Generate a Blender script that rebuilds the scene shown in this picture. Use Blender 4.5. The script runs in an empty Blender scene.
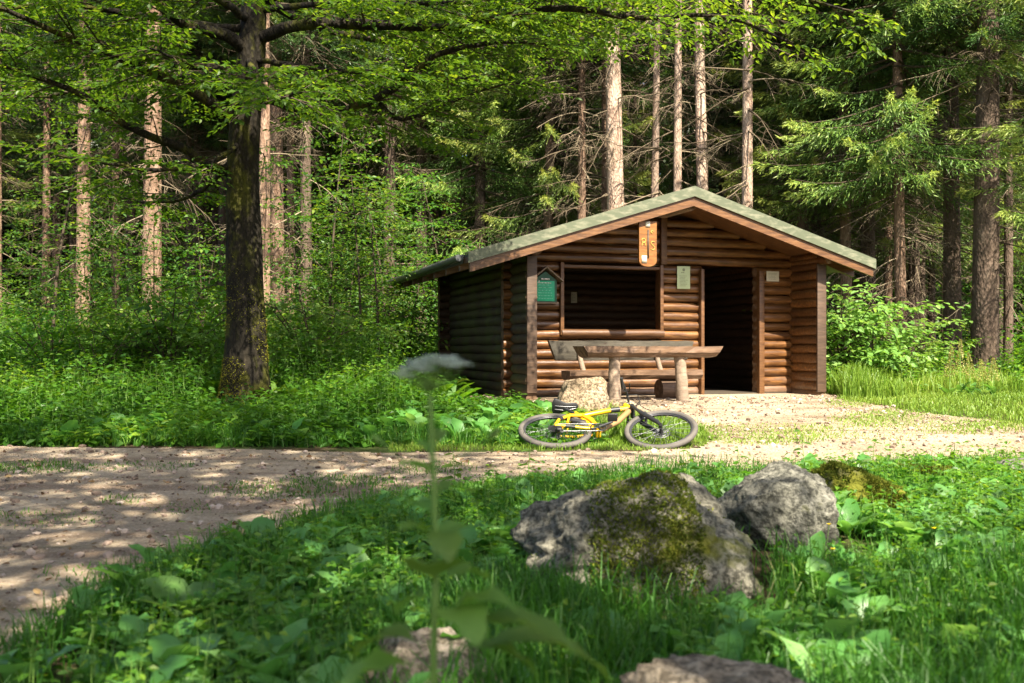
import bpy, bmesh, math, random
import numpy as np
from mathutils import Vector, Matrix, noise

R = math.radians
rng = np.random.default_rng(11)
random.seed(5)
scene = bpy.context.scene
col = scene.collection

# ------------------------------------------------------------------ camera, sky, sun, exposure
F = 1000.0                      # focal length in pixels of a 1024 wide frame
CAMZ, HORIZ = 1.2, 350.0
cam_d = bpy.data.cameras.new('camera')
cam_d.sensor_width = 36.0
cam_d.lens = 36.0 * F / 1024.0
cam_d.shift_y = (HORIZ - 341.5) / 1024.0
cam_d.clip_end = 1500
cam_d.clip_start = 0.05
cam_d.dof.use_dof = True
cam_d.dof.focus_distance = 14.0
cam_d.dof.aperture_fstop = 2.9
cam = bpy.data.objects.new('camera', cam_d)
cam.location = (0, 0, CAMZ)
cam.rotation_euler = (R(90), 0, 0)
col.objects.link(cam)
scene.camera = cam

SUN_EL = R(49)
SX, SY = 0.40, -0.9165          # horizontal direction towards the sun
w = bpy.data.worlds.new('World')
scene.world = w
w.use_nodes = True
nt = w.node_tree
sky = nt.nodes.new('ShaderNodeTexSky')
sky.sky_type = 'NISHITA'
sky.sun_disc = False
sky.sun_elevation = SUN_EL
sky.sun_rotation = math.atan2(SX, SY)
sky.air_density = 0.7
sky.dust_density = 3.0
sky.ozone_density = 0.4
bgn = nt.nodes['Background']
bgn.inputs['Strength'].default_value = 0.082
nt.links.new(sky.outputs[0], bgn.inputs[0])
sun_d = bpy.data.lights.new('sun', 'SUN')
sun_d.energy = 5.0
sun_d.angle = R(0.5)
sun_d.color = (1.0, 0.91, 0.74)
sun = bpy.data.objects.new('sun', sun_d)
col.objects.link(sun)
sdir = Vector((SX * math.cos(SUN_EL), SY * math.cos(SUN_EL), math.sin(SUN_EL)))
sun.rotation_euler = sdir.to_track_quat('Z', 'Y').to_euler()
sun.location = (10, -20, 30)
scene.view_settings.view_transform = 'Standard'
scene.view_settings.look = 'None'
scene.view_settings.gamma = 1
scene.view_settings.exposure = 1.9
cy = scene.cycles
cy.use_denoising = True
cy.max_bounces = 7
cy.diffuse_bounces = 4
cy.glossy_bounces = 2
cy.transmission_bounces = 4
cy.transparent_max_bounces = 4
cy.caustics_reflective = False
cy.caustics_refractive = False
cy.sample_clamp_indirect = 6

# ------------------------------------------------------------------ small maths
def unit(a):
    a = np.asarray(a, float)
    return a / np.maximum(np.linalg.norm(a, axis=-1, keepdims=True), 1e-9)

def gprof(y):
    return np.interp(y, [-200, 0, 4, 7, 9, 10.5, 12.5, 14.2, 22, 40, 80, 110, 260],
                     [-1, 0.0, 0.03, 0.12, 0.2, 0.27, 0.38, 0.44, 0.45, 0.8, 1.6, 4, 45])

def gz(x, y):
    x = np.asarray(x, float); y = np.asarray(y, float)
    z = gprof(y)
    b = 0.03 * np.sin(1.3 * x + 0.7 * y) + 0.025 * np.sin(2.1 * y - 0.9 * x + 1.3) + 0.015 * np.sin(4.3 * x + 3.1 * y)
    far = np.clip((y - 17) / 8, 0, 1) + 0.35 * np.clip((6 - y) / 3, 0, 1)
    return z + b * far * 1.5 + 0.12 * b

def P(px, py, Y):
    return np.array([(px - 512) * Y / F, Y, CAMZ - (py - HORIZ) * Y / F])

def G(px, py):
    k = (py - HORIZ) / F
    lo, hi = 1.0, 120.0
    for _ in range(50):
        m = 0.5 * (lo + hi)
        if CAMZ - k * m > gprof(m): lo = m
        else: hi = m
    return ((px - 512) / F * lo, lo)

def inpoly(x, y, poly):
    c = np.zeros(x.shape, bool)
    n = len(poly)
    for i in range(n):
        x0, y0 = poly[i]; x1, y1 = poly[(i + 1) % n]
        if y0 == y1: continue
        t = ((y0 > y) != (y1 > y)) & (x < (x1 - x0) * (y - y0) / (y1 - y0) + x0)
        c ^= t
    return c

def wob(x, y, a):
    dx = np.sin(2.9 * x + 1.7 * y) + 0.6 * np.sin(7.1 * y - 3.3 * x + 1) + 0.4 * np.sin(15.0 * x + 9.0 * y)
    dy = np.sin(2.3 * y - 2.1 * x + 2) + 0.6 * np.sin(6.7 * x + 4.1 * y) + 0.4 * np.sin(17.0 * y - 8.0 * x)
    return x + a * dx, y + a * dy

# ------------------------------------------------------------------ mesh collector
class Geo:
    def __init__(s):
        s.v = []; s.r = []; s.f = {3: [], 4: []}; s.m = {3: [], 4: []}; s.n = 0
    def add(s, v, f, mi=0, rnd=0.5):
        v = np.asarray(v, float).reshape(-1, 3); f = np.asarray(f, np.int64)
        k = f.shape[1]
        s.v.append(v)
        s.r.append(np.broadcast_to(np.asarray(rnd, float), (len(v),)))
        s.f[k].append(f + s.n); s.m[k].append(np.full(len(f), mi))
        s.n += len(v)
    def more(s, f, off, mi=0):          # further faces on vertices already added
        f = np.asarray(f, np.int64); s.f[f.shape[1]].append(f + off); s.m[f.shape[1]].append(np.full(len(f), mi))
    def mesh(s, name, mats, smooth=True):
        me = bpy.data.meshes.new(name)
        if s.n:
            v = np.concatenate(s.v)
            idx, st, mi, tot = [], [], [], 0
            for k in (3, 4):
                if s.f[k]:
                    f = np.concatenate(s.f[k])
                    idx.append(f.ravel()); st.append(tot + np.arange(len(f)) * k); tot += f.size
                    mi.append(np.concatenate(s.m[k]))
            idx = np.concatenate(idx); st = np.concatenate(st); mi = np.concatenate(mi)
            me.vertices.add(len(v)); me.vertices.foreach_set('co', v.ravel().astype(np.float32))
            me.loops.add(len(idx)); me.loops.foreach_set('vertex_index', idx.astype(np.int32))
            me.polygons.add(len(st)); me.polygons.foreach_set('loop_start', st.astype(np.int32))
            me.polygons.foreach_set('material_index', mi.astype(np.int32))
            me.polygons.foreach_set('use_smooth', np.full(len(st), smooth))
            at = me.attributes.new('rnd', 'FLOAT', 'POINT')
            at.data.foreach_set('value', np.concatenate(s.r).astype(np.float32))
            me.update(calc_edges=True)
            me.validate()
        for m in (mats if isinstance(mats, (list, tuple)) else [mats]):
            me.materials.append(m)
        return me
    def build(s, name, mats, parent=None, smooth=True, loc=None):
        return link(name, s.mesh(name, mats, smooth), parent, loc)

def link(name, me, parent=None, loc=None):
    o = bpy.data.objects.new(name, me)
    col.objects.link(o)
    if parent is not None: o.parent = parent
    if loc is not None: o.location = loc
    return o

def tag(o, label=None, cat=None, group=None, kind=None):
    if label: o['label'] = label
    if cat: o['category'] = cat
    if group: o['group'] = group
    if kind: o['kind'] = kind
    return o

def thing(name, label, cat, loc=(0, 0, 0), rz=0.0, group=None):
    o = link(name, None, None, loc)
    o.rotation_euler = (0, 0, rz)
    return tag(o, label, cat, group)

def copy_tree(o, parent=None):
    c = o.copy(); col.objects.link(c)
    if parent is not None: c.parent = parent
    for ch in list(o.children): copy_tree(ch, c)
    return c

def tube(g, pts, rad, sides=8, mi=0, cap=None, rnd=0.5, twist=0.0):
    pts = np.asarray(pts, float); n = len(pts)
    rad = np.broadcast_to(np.asarray(rad, float), (n,))
    t = unit(np.gradient(pts, axis=0))
    ref = np.array([0, 0, 1.0]) if abs(t[:, 2]).mean() < 0.8 else np.array([1.0, 0, 0])
    a = unit(np.cross(t, ref)); b = np.cross(t, a)
    th = np.arange(sides) * 2 * math.pi / sides + twist
    ring = pts[:, None] + rad[:, None, None] * (np.cos(th)[None, :, None] * a[:, None] + np.sin(th)[None, :, None] * b[:, None])
    i = np.arange(n - 1)[:, None] * sides; j = np.arange(sides)[None]; k = (j + 1) % sides
    f = np.stack([i + j, i + k, i + sides + k, i + sides + j], -1).reshape(-1, 4)
    off = g.n
    g.add(ring.reshape(-1, 3), f, mi, rnd)
    if cap is not None:
        for e, q in ((0, pts[0]), (n - 1, pts[-1])):
            r = ring[e]
            v = np.concatenate([r, [q]])
            jj = np.arange(sides); kk = (jj + 1) % sides
            ff = np.stack([jj, kk, np.full(sides, sides)], -1)
            if e == 0: ff = ff[:, ::-1]
            g.add(v, ff[:, ::-1], cap, rnd)
    return ring

def spline(pts, n):
    if len(pts) == 2: pts = [pts[0], (np.asarray(pts[0], float) + np.asarray(pts[1], float))/2, pts[1]]
    pts = np.asarray(pts, float)
    d = np.concatenate([[0], np.cumsum(np.linalg.norm(np.diff(pts, axis=0), axis=1))])
    tt = np.linspace(0, d[-1], n)
    m = np.gradient(pts, d, axis=0) if len(pts) > 2 else np.repeat((pts[1:] - pts[:1]) / d[-1], 2, 0)
    i = np.clip(np.searchsorted(d, tt, 'right') - 1, 0, len(d) - 2)
    h = (d[i + 1] - d[i])[:, None]; u = ((tt - d[i])[:, None]) / h
    return ((2*u**3 - 3*u**2 + 1) * pts[i] + (u**3 - 2*u**2 + u) * h * m[i] + (-2*u**3 + 3*u**2) * pts[i+1] + (u**3 - u**2) * h * m[i+1])

def leaf(g, C, A, N, L, W, rnd, mi=0, fold=0.12, droop=0.1):
    n = len(C)
    if n == 0: return
    L = np.broadcast_to(np.asarray(L, float), (n,))[:, None]; W = np.broadcast_to(np.asarray(W, float), (n,))[:, None]
    A = unit(A); B = unit(np.cross(N, A)); N = np.cross(A, B)
    v = np.stack([C, C + A*L*.3 + B*W*.5 + N*W*fold, C + A*L*.68 + B*W*.38 + N*(W*fold - L*droop*.5), C + A*L - N*L*droop,
                  C + A*L*.68 - B*W*.38 + N*(W*fold - L*droop*.5), C + A*L*.3 - B*W*.5 + N*W*fold], 1)
    o = np.arange(n)[:, None] * 6
    f = np.concatenate([o + np.array([[0, 3, 2, 1]]), o + np.array([[0, 5, 4, 3]])])
    g.add(v.reshape(-1, 3), f, mi, np.repeat(np.broadcast_to(rnd, (n,)), 6))

def blade(g, C, A, N, L, W, rnd, mi=0):
    n = len(C)
    if n == 0: return
    L = np.broadcast_to(np.asarray(L, float), (n,))[:, None]; W = np.broadcast_to(np.asarray(W, float), (n,))[:, None]
    A = unit(A); B = unit(np.cross(N, A))
    v = np.stack([C, C + A*L*.45 + B*W*.5, C + A*L, C + A*L*.45 - B*W*.5], 1)
    f = np.arange(n)[:, None] * 4 + np.array([[0, 1, 2, 3]])
    g.add(v.reshape(-1, 3), f, mi, np.repeat(np.broadcast_to(rnd, (n,)), 4))

def grassblades(g, X, Y, Z, H, Wd, rnd, lean=0.5, mi=0):
    n = len(X)
    az = rng.uniform(0, 2*math.pi, n); ln = rng.uniform(0.1, 1, n) * lean
    d = np.stack([np.cos(az), np.sin(az), 0*az], 1); s = np.stack([-np.sin(az), np.cos(az), 0*az], 1)
    tw = rng.uniform(-1.2, 1.2, n)[:, None]
    s = unit(s*np.cos(tw) + d*np.sin(tw))
    c = np.stack([X, Y, Z], 1); H = np.asarray(H)[:, None]; Wd = np.broadcast_to(Wd, (n,))[:, None]; ln = ln[:, None]
    up = np.array([0, 0, 1.0])
    p1 = c + up*H*.5 + d*H*ln*.22; p2 = c + up*H*(.86 - .12*ln) + d*H*ln*.62; p3 = c + up*H*(1 - .35*ln) + d*H*ln*1.05
    v = np.stack([c - s*Wd*.45, c + s*Wd*.45, p1 - s*Wd*.5, p1 + s*Wd*.5, p2 - s*Wd*.32, p2 + s*Wd*.32, p3], 1)
    o = np.arange(n)[:, None] * 7
    off = g.n
    g.add(v.reshape(-1, 3), np.concatenate([o + np.array([[0, 1, 3, 2]]), o + np.array([[2, 3, 5, 4]])]), mi, np.repeat(rnd, 7))
    g.more(o + np.array([[4, 5, 6]]), off, mi)

def box(g, c, size, mi=0, bev=0.0, rot=None, rnd=0.5):
    bm = bmesh.new()
    bmesh.ops.create_cube(bm, size=1.0)
    for v in bm.verts: v.co = Vector((v.co.x*size[0], v.co.y*size[1], v.co.z*size[2]))
    if bev > 0: bmesh.ops.bevel(bm, geom=bm.edges[:], offset=bev, segments=2, affect='EDGES', profile=0.6)
    bmesh.ops.triangulate(bm, faces=bm.faces[:])
    bm.verts.index_update()
    v = np.array([x.co[:] for x in bm.verts]); f = np.array([[q.index for q in x.verts] for x in bm.faces])
    bm.free()
    if rot is not None: v = v @ np.array(rot).T
    g.add(v + np.asarray(c), f, mi, rnd)

def prism(g, poly, axis0, axis1, ext, org, mi=0, rnd=0.5, side_mi=None):
    """extrude a 2-D outline given in (axis0, axis1) by the vector ext"""
    poly = np.asarray(poly, float); a0 = np.asarray(axis0, float); a1 = np.asarray(axis1, float)
    org = np.asarray(org, float); ext = np.asarray(ext, float); n = len(poly)
    v0 = org + poly[:, :1]*a0 + poly[:, 1:]*a1
    bm = bmesh.new()
    fv = [bm.verts.new(p) for p in v0]; bv = [bm.verts.new(p) for p in v0 + ext]
    bm.faces.new(fv); bm.faces.new(bv[::-1])
    for i in range(n): bm.faces.new((fv[i], bv[i], bv[(i+1) % n], fv[(i+1) % n]))
    bmesh.ops.recalc_face_normals(bm, faces=bm.faces[:])
    bmesh.ops.triangulate(bm, faces=bm.faces[:])
    bm.verts.index_update()
    g.add([x.co[:] for x in bm.verts], [[q.index for q in x.verts] for x in bm.faces], mi, rnd)
    bm.free()

# ------------------------------------------------------------------ materials
class M:
    def __init__(s, name, rough=0.7, spec=0.3):
        s.m = bpy.data.materials.new(name); s.m.use_nodes = True
        s.t = s.m.node_tree; s.b = s.t.nodes['Principled BSDF']; s.o = s.t.nodes['Material Output']
        s.b.inputs['Roughness'].default_value = rough
        s.b.inputs['Specular IOR Level'].default_value = spec
    def n(s, ty, **kw):
        x = s.t.nodes.new('ShaderNode' + ty)
        for k, v in kw.items():
            if k in x.inputs: x.inputs[k].default_value = v
            else: setattr(x, k, v)
        return x
    def l(s, a, b): s.t.links.new(a, b)
    def obj(s, scale=(1, 1, 1)):
        c = s.n('TexCoord'); mp = s.n('Mapping'); mp.inputs['Scale'].default_value = scale
        s.l(c.outputs['Object'], mp.inputs['Vector']); return mp.outputs[0]
    def noise(s, vec, scale, detail=5, rough=0.6):
        x = s.n('TexNoise', Scale=scale, Detail=detail, Roughness=rough)
        if vec is not None: s.l(vec, x.inputs['Vector'])
        return x.outputs[0]
    def ramp(s, fac, stops):
        x = s.n('ValToRGB'); e = x.color_ramp.elements
        while len(e) < len(stops): e.new(0.5)
        for q, (p, c) in zip(e, stops): q.position = p; q.color = (*c, 1) if len(c) == 3 else c
        if fac is not None: s.l(fac, x.inputs[0])
        return x.outputs[0]
    def mix(s, fac, a, b, mode='MIX'):
        x = s.n('MixRGB', blend_type=mode)
        for i, q in ((0, fac), (1, a), (2, b)):
            if isinstance(q, (int, float)): x.inputs[i].default_value = q
            elif isinstance(q, tuple): x.inputs[i].default_value = (*q, 1)
            else: s.l(q, x.inputs[i])
        return x.outputs[0]
    def attr(s):
        x = s.n('Attribute'); x.attribute_name = 'rnd'; return x.outputs['Fac']
    def math(s, op, a, b):
        x = s.n('Math', operation=op)
        for i, q in ((0, a), (1, b)):
            if isinstance(q, (int, float)): x.inputs[i].default_value = q
            else: s.l(q, x.inputs[i])
        return x.outputs[0]
    def base(s, c):
        if isinstance(c, tuple): s.b.inputs['Base Color'].default_value = (*c, 1)
        else: s.l(c, s.b.inputs['Base Color'])
    def bump(s, h, strength=0.5, dist=0.02):
        x = s.n('Bump', Strength=strength, Distance=dist); s.l(h, x.inputs['Height']); s.l(x.outputs[0], s.b.inputs['Normal'])

def leaf_mat(name, stops, trans, fac=0.42, rough=0.45, spec=0.35):
    q = M(name, rough, spec)
    c = q.ramp(q.attr(), stops)
    oi = q.n('ObjectInfo'); hs = q.n('HueSaturation')
    q.l(c, hs.inputs['Color'])
    q.l(q.math('ADD', q.math('MULTIPLY', oi.outputs['Random'], 0.03), 0.485), hs.inputs['Hue'])
    q.l(q.math('ADD', q.math('MULTIPLY', oi.outputs['Random'], 0.3), 0.85), hs.inputs['Value'])
    q.base(hs.outputs[0])
    tr = q.n('BsdfTranslucent')
    q.l(q.mix(1.0, hs.outputs[0], trans, 'MULTIPLY'), tr.inputs['Color'])
    mx = q.n('MixShader'); mx.inputs[0].default_value = fac
    q.l(q.b.outputs[0], mx.inputs[1]); q.l(tr.outputs[0], mx.inputs[2]); q.l(mx.outputs[0], q.o.inputs['Surface'])
    return q.m

beech_leaf = leaf_mat('beech_leaf', [(0, (.03, .075, .008)), (.6, (.06, .12, .012)), (1, (.15, .22, .022))], (2.8, 2.5, 1.0), .45)
bush_leaf = leaf_mat('bush_leaf', [(0, (.025, .075, .014)), (.6, (.065, .155, .025)), (1, (.18, .26, .035))], (2.7, 2.4, .9))
pale_leaf = leaf_mat('pale_leaf', [(0, (.10, .2, .04)), (.6, (.16, .28, .06)), (1, (.26, .38, .11))], (1.9, 1.7, 1.0))
herb_leaf = leaf_mat('herb_leaf', [(0, (.035, .10, .01)), (.6, (.075, .175, .016)), (1, (.19, .28, .025))], (2.5, 2.2, .8))
dock_leaf = leaf_mat('dock_leaf', [(0, (.05, .14, .025)), (.6, (.10, .23, .05)), (1, (.19, .33, .10))], (1.9, 1.8, .9), .4, .38, .5)
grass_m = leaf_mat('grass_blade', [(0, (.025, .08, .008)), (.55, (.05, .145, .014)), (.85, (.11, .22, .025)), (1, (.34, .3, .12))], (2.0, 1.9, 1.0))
sunny_grass_m = leaf_mat('sunny_grass_blade', [(0, (.10, .2, .018)), (.6, (.2, .3, .04)), (1, (.38, .38, .1))], (1.5, 1.4, 1.0))  # paler, yellower copy of the grass colour for sunlit ground
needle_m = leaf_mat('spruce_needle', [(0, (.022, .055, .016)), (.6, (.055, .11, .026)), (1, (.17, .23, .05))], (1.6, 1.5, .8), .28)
needle_lit = leaf_mat('sunlit_needle', [(0, (.035, .085, .02)), (.45, (.13, .22, .045)), (1, (.36, .40, .09))], (1.4, 1.3, .8), .35)  # lighter copy of the spruce needle, sunlight on the boughs put into the colour
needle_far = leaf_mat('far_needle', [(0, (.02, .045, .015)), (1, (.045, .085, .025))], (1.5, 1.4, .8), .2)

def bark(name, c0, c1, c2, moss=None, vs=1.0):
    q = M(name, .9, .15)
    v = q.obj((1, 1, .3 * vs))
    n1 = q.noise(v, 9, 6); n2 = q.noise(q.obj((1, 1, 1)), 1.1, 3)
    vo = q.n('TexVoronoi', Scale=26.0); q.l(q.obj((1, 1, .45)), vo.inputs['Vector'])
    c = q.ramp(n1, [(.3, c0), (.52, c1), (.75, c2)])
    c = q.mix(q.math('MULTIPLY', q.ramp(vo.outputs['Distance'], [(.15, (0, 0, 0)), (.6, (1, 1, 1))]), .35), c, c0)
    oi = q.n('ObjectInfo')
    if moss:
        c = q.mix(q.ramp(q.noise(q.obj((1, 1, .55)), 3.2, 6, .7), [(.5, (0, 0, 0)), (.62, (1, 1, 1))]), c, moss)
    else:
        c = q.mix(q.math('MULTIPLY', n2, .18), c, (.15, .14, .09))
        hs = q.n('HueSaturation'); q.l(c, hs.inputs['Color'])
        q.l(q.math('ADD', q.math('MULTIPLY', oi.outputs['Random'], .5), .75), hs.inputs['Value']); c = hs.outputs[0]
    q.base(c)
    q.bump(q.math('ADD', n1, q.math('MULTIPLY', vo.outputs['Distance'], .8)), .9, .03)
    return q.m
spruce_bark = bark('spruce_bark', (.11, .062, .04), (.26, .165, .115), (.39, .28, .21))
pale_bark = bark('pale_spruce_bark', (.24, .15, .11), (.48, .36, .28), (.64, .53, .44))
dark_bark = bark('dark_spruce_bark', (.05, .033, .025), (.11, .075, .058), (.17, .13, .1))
beech_bark = bark('mossy_bark', (.009, .008, .006), (.022, .018, .013), (.045, .037, .024), (.06, .06, .011))
twig_m = M('dead_twig', .9, .1); twig_m.base(twig_m.ramp(twig_m.attr(), [(0, (.06, .045, .03)), (.6, (.14, .11, .075)), (1, (.27, .22, .15))])); twig_m = twig_m.m
stem_m = M('green_stem', .6, .3); stem_m.base((.14, .25, .05)); stem_m = stem_m.m
brown_stem = M('brown_stem', .8, .2); brown_stem.base((.06, .045, .03)); brown_stem = brown_stem.m

def logmat(name, dark, mid, light, green=None, rough=.42, grey=0):
    q = M(name, rough, .45)
    a = q.attr()
    n1 = q.noise(q.obj((1.2, 9, 9)), 3.0, 6, .65)
    n2 = q.noise(q.obj((1, 1, 1)), 1.6, 4)
    c = q.ramp(n1, [(.28, dark), (.5, mid), (.78, light)])
    c = q.mix(q.math('MULTIPLY', a, .55), c, dark)
    c = q.mix(q.ramp(n2, [(.45, (0, 0, 0)), (.75, (.55, .55, .55))]), c, dark)
    # knots
    vo = q.n('TexVoronoi', Scale=2.4); q.l(q.obj((1, 2.5, 2.5)), vo.inputs['Vector'])
    c = q.mix(q.ramp(vo.outputs['Distance'], [(.03, (.8, .8, .8)), (.1, (0, 0, 0))]), c, (.03, .014, .008))
    if grey:       # the lowest logs have weathered grey
        sx = q.n('SeparateXYZ'); tc = q.n('TexCoord'); q.l(tc.outputs['Object'], sx.inputs[0])
        gm_ = q.ramp(q.math('ADD', sx.outputs['Z'], q.math('MULTIPLY', q.noise(q.obj((1, 1, 3)), 1.7, 5), 1.4)), [(.75, (.75, .75, .75)), (1.0, (.0, .0, .0))])
        gm_ = q.math('MULTIPLY', gm_, q.ramp(n1, [(.35, (.35, .35, .35)), (.6, (1, 1, 1))]))
        c = q.mix(gm_, c, (.16, .115, .085))
    if green: c = q.mix(q.ramp(q.noise(q.obj((.6, 1, 1)), 2.2, 5), [(.42, (0, 0, 0)), (.62, (.85, .85, .85))]), c, green)
    q.base(c)
    q.bump(n1, .5, .012)
    return q.m
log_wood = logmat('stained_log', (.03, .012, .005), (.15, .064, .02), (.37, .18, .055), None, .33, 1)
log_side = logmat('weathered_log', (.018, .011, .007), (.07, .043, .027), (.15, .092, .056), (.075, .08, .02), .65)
log_shaded = logmat('shade_darkened_log', (.025, .013, .007), (.075, .038, .018), (.14, .075, .036), None, .6)  # inner logs: the cabin's interior shade is put into the colour
trim_wood = logmat('stained_board', (.05, .022, .009), (.125, .056, .02), (.23, .115, .045), None, .45)
grey_wood = logmat('grey_weathered_wood', (.12, .085, .06), (.27, .2, .145), (.42, .33, .25), None, .8)
plank_wood = logmat('brown_plank', (.06, .034, .02), (.14, .08, .045), (.25, .155, .09), None, .6)
grey_shaded = logmat('shaded_grey_plank', (.03, .026, .019), (.07, .06, .043), (.13, .11, .08), None, .8)  # darker grey wood, shade on the bench back put into the colour
dark_board = logmat('dark_board', (.035, .02, .012), (.085, .05, .03), (.15, .09, .055), None, .6)
q = M('log_end', .85, .2)
q.base(q.mix(q.ramp(q.noise(q.obj(), 14, 5), [(.35, (0, 0, 0)), (.7, (1, 1, 1))]), (.075, .042, .024), (.24, .15, .09))); end_grain = q.m
q = M('patinated_roof_trim', .5, .4); n1 = q.noise(q.obj((1, 1, 3)), 5, 6)
q.base(q.mix(q.ramp(n1, [(.48, (0, 0, 0)), (.66, (1, 1, 1))]), (.085, .098, .06), (.175, .175, .12))); q.bump(n1, .1, .005); trim_metal = q.m
q = M('roof_felt', .9, .2); q.base(q.ramp(q.noise(q.obj(), 6, 6), [(.3, (.04, .045, .04)), (.7, (.11, .12, .10))])); roof_felt = q.m
q = M('gutter_metal', .4, .5); q.base((.06, .065, .07)); gutter_m = q.m

def rockmat(name, c0, c1, c2, moss_lo, moss_hi, mosscol=(.12, .125, .014)):
    q = M(name, .9, .2)
    n1 = q.noise(q.obj(), 4.0, 8, .65); n2 = q.noise(q.obj(), 32, 4, .7)
    c = q.ramp(n1, [(.3, c0), (.5, c1), (.7, c2)])
    c = q.mix(q.ramp(n2, [(.42, (.8, .8, .8)), (.54, (0, 0, 0))]), c, tuple(x * .45 for x in c0))
    vo = q.n('TexVoronoi', Scale=17.0); q.l(q.obj(), vo.inputs['Vector'])
    c = q.mix(q.ramp(vo.outputs['Distance'], [(.1, (.4, .4, .4)), (.22, (0, 0, 0))]), c, tuple(min(.6, x * 1.35) for x in c2))
    ms = q.ramp(q.noise(q.obj(), 2.3, 5, .6), [(moss_lo, (0, 0, 0)), (moss_hi, (1, 1, 1))])
    c = q.mix(ms, c, mosscol)
    q.base(c)
    q.bump(q.math('ADD', n1, q.math('MULTIPLY', n2, .35)), .9, .05)
    return q.m
rock_a = rockmat('grey_mossy_rock', (.085, .08, .06), (.17, .16, .125), (.29, .27, .21), .54, .64)
rock_b = rockmat('grey_rock', (.08, .078, .064), (.16, .155, .125), (.27, .26, .22), .64, .74)
rock_c = rockmat('green_mossy_rock', (.1, .09, .07), (.2, .18, .14), (.3, .28, .2), .36, .46)
rock_d = rockmat('sandstone_rock', (.15, .105, .065), (.31, .235, .155), (.47, .38, .275), .62, .75)
rock_e = rockmat('reddish_rock', (.11, .088, .062), (.24, .2, .15), (.38, .33, .265), .6, .7)
moss_m = leaf_mat('moss_tuft', [(0, (.045, .065, .008)), (.6, (.095, .12, .014)), (1, (.19, .195, .03))], (1.2, 1.1, .7), .25, .8, .1)

def plain(name, c, rough=.6, spec=.4, metal=0.0):
    q = M(name, rough, spec); q.base(c); q.b.inputs['Metallic'].default_value = metal; return q.m
yellow_paint = plain('yellow_paint', (.6, .33, .01), .35, .5)
black_m = plain('black_metal', (.018, .018, .02), .4, .5)
rubber = M('tyre_rubber', .75, .3); rubber.base(rubber.mix(rubber.noise(rubber.obj(), 9), (.05, .047, .044), (.13, .115, .1))); rubber = rubber.m
rubber_black = plain('black_rubber', (.02, .02, .021), .6, .4)
steel = plain('steel', (.22, .22, .23), .4, .5, .8)
rim_m = plain('dark_rim', (.05, .05, .055), .35, .5, .3)
tube_shaded = plain('shadowed_down_tube', (.26, .16, .07), .35, .5)  # yellow frame's down tube, its shadow painted in as brown
green_board = M('green_board', .45, .4); green_board.base(green_board.mix(green_board.noise(green_board.obj(), 7), (.01, .33, .17), (.018, .42, .22))); green_board = green_board.m
green_dark = plain('dark_green_board', (.008, .075, .04), .5)
pale_green = plain('pale_green_print', (.2, .6, .4), .6)
white_print = plain('white_print', (.75, .73, .68), .6)
paper = plain('paper', (.55, .52, .42), .6)
paper_green = plain('pale_green_sheet', (.42, .5, .3), .5)
ink = plain('grey_print', (.2, .22, .15), .7)
yellow_print = plain('yellow_print', (.42, .29, .06), .6)
sign_wood = logmat('orange_sign_wood', (.09, .034, .009), (.21, .085, .018), (.32, .14, .035))
petal_white = leaf_mat('white_petal', [(0, (.62, .66, .6)), (1, (.82, .84, .8))], (.9, .95, .85), .3)
buttercup = plain('yellow_petal', (.8, .58, .01), .4)
seed_m = leaf_mat('seed_head', [(0, (.2, .2, .05)), (1, (.38, .34, .11))], (1.2, 1.1, .8), .3)

# ------------------------------------------------------------------ layout of path and yard
near_px = [(-400, 1150), (-150, 760), (0, 668), (60, 632), (130, 592), (200, 560), (300, 526), (400, 503), (480, 489), (560, 485), (700, 483), (830, 475), (1024, 466), (1500, 462)]
far_px = [(1700, 436), (1250, 434), (1024, 425), (930, 414), (880, 406), (838, 399)]
hut_front = [(838, 397), (826, 394), (800, 392), (520, 392), (455, 399), (440, 403)]
yard_left = [(530, 405), (600, 408), (640, 413), (690, 421), (705, 434), (700, 448)]
far_left = [(640, 452), (520, 453.5), (400, 452.5), (200, 449.5), (0, 447.5), (-400, 446), (-1200, 446)]
near_left = [(-1800, 500), (-1500, 900)]
PATH = [G(*p) for p in near_px + far_px] + [G(*p) for p in hut_front[:2]] + [G(*p) for p in hut_front[2:] + yard_left + far_left + near_left]
def on_path(x, y, a=0.05):
    xx, yy = wob(np.asarray(x, float), np.asarray(y, float), a)
    return inpoly(xx, yy, PATH)

# hut frame
TH = 0.315; HC = (0.218, 14.984, 0.44); HW, HWING, HD = 5.236, 0.741, 4.75
RZ, SL, YF, YB, OL, OR = 3.275, 0.311, -0.379, 5.45, 1.007, 0.72
def in_hut(x, y, m=0.25):
    dx, dy = x - HC[0], y - HC[1]
    lx = dx*math.cos(TH) + dy*math.sin(TH); ly = -dx*math.sin(TH) + dy*math.cos(TH)
    return (lx > -m) & (lx < HW + m) & (ly > -m) & (ly < HD + m)

# ------------------------------------------------------------------ ground and path
def sheet(g, xs, ys, keep=None, dz=0.0, mi=0, cut=None):
    X, Y = np.meshgrid(xs, ys)
    Z = gz(X, Y) + dz
    n = len(xs)
    i = np.arange(len(ys)-1)[:, None]*n; j = np.arange(n-1)[None]
    f = np.stack([i+j, i+j+1, i+n+j+1, i+n+j], -1).reshape(-1, 4)
    if keep is not None:
        k = keep(X.ravel(), Y.ravel())
        f = f[k[f].all(1)]
        used = np.unique(f); mp = np.full(X.size, -1); mp[used] = np.arange(len(used))
        v = np.stack([X.ravel(), Y.ravel(), Z.ravel()], 1)[used]; f = mp[f]
    else: v = np.stack([X.ravel(), Y.ravel(), Z.ravel()], 1)
    g.add(v, f, mi)
q = M('forest_soil', .95, .1)
n1 = q.noise(q.obj(), 1.3, 6); n2 = q.noise(q.obj(), 22, 6, .7)
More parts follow.
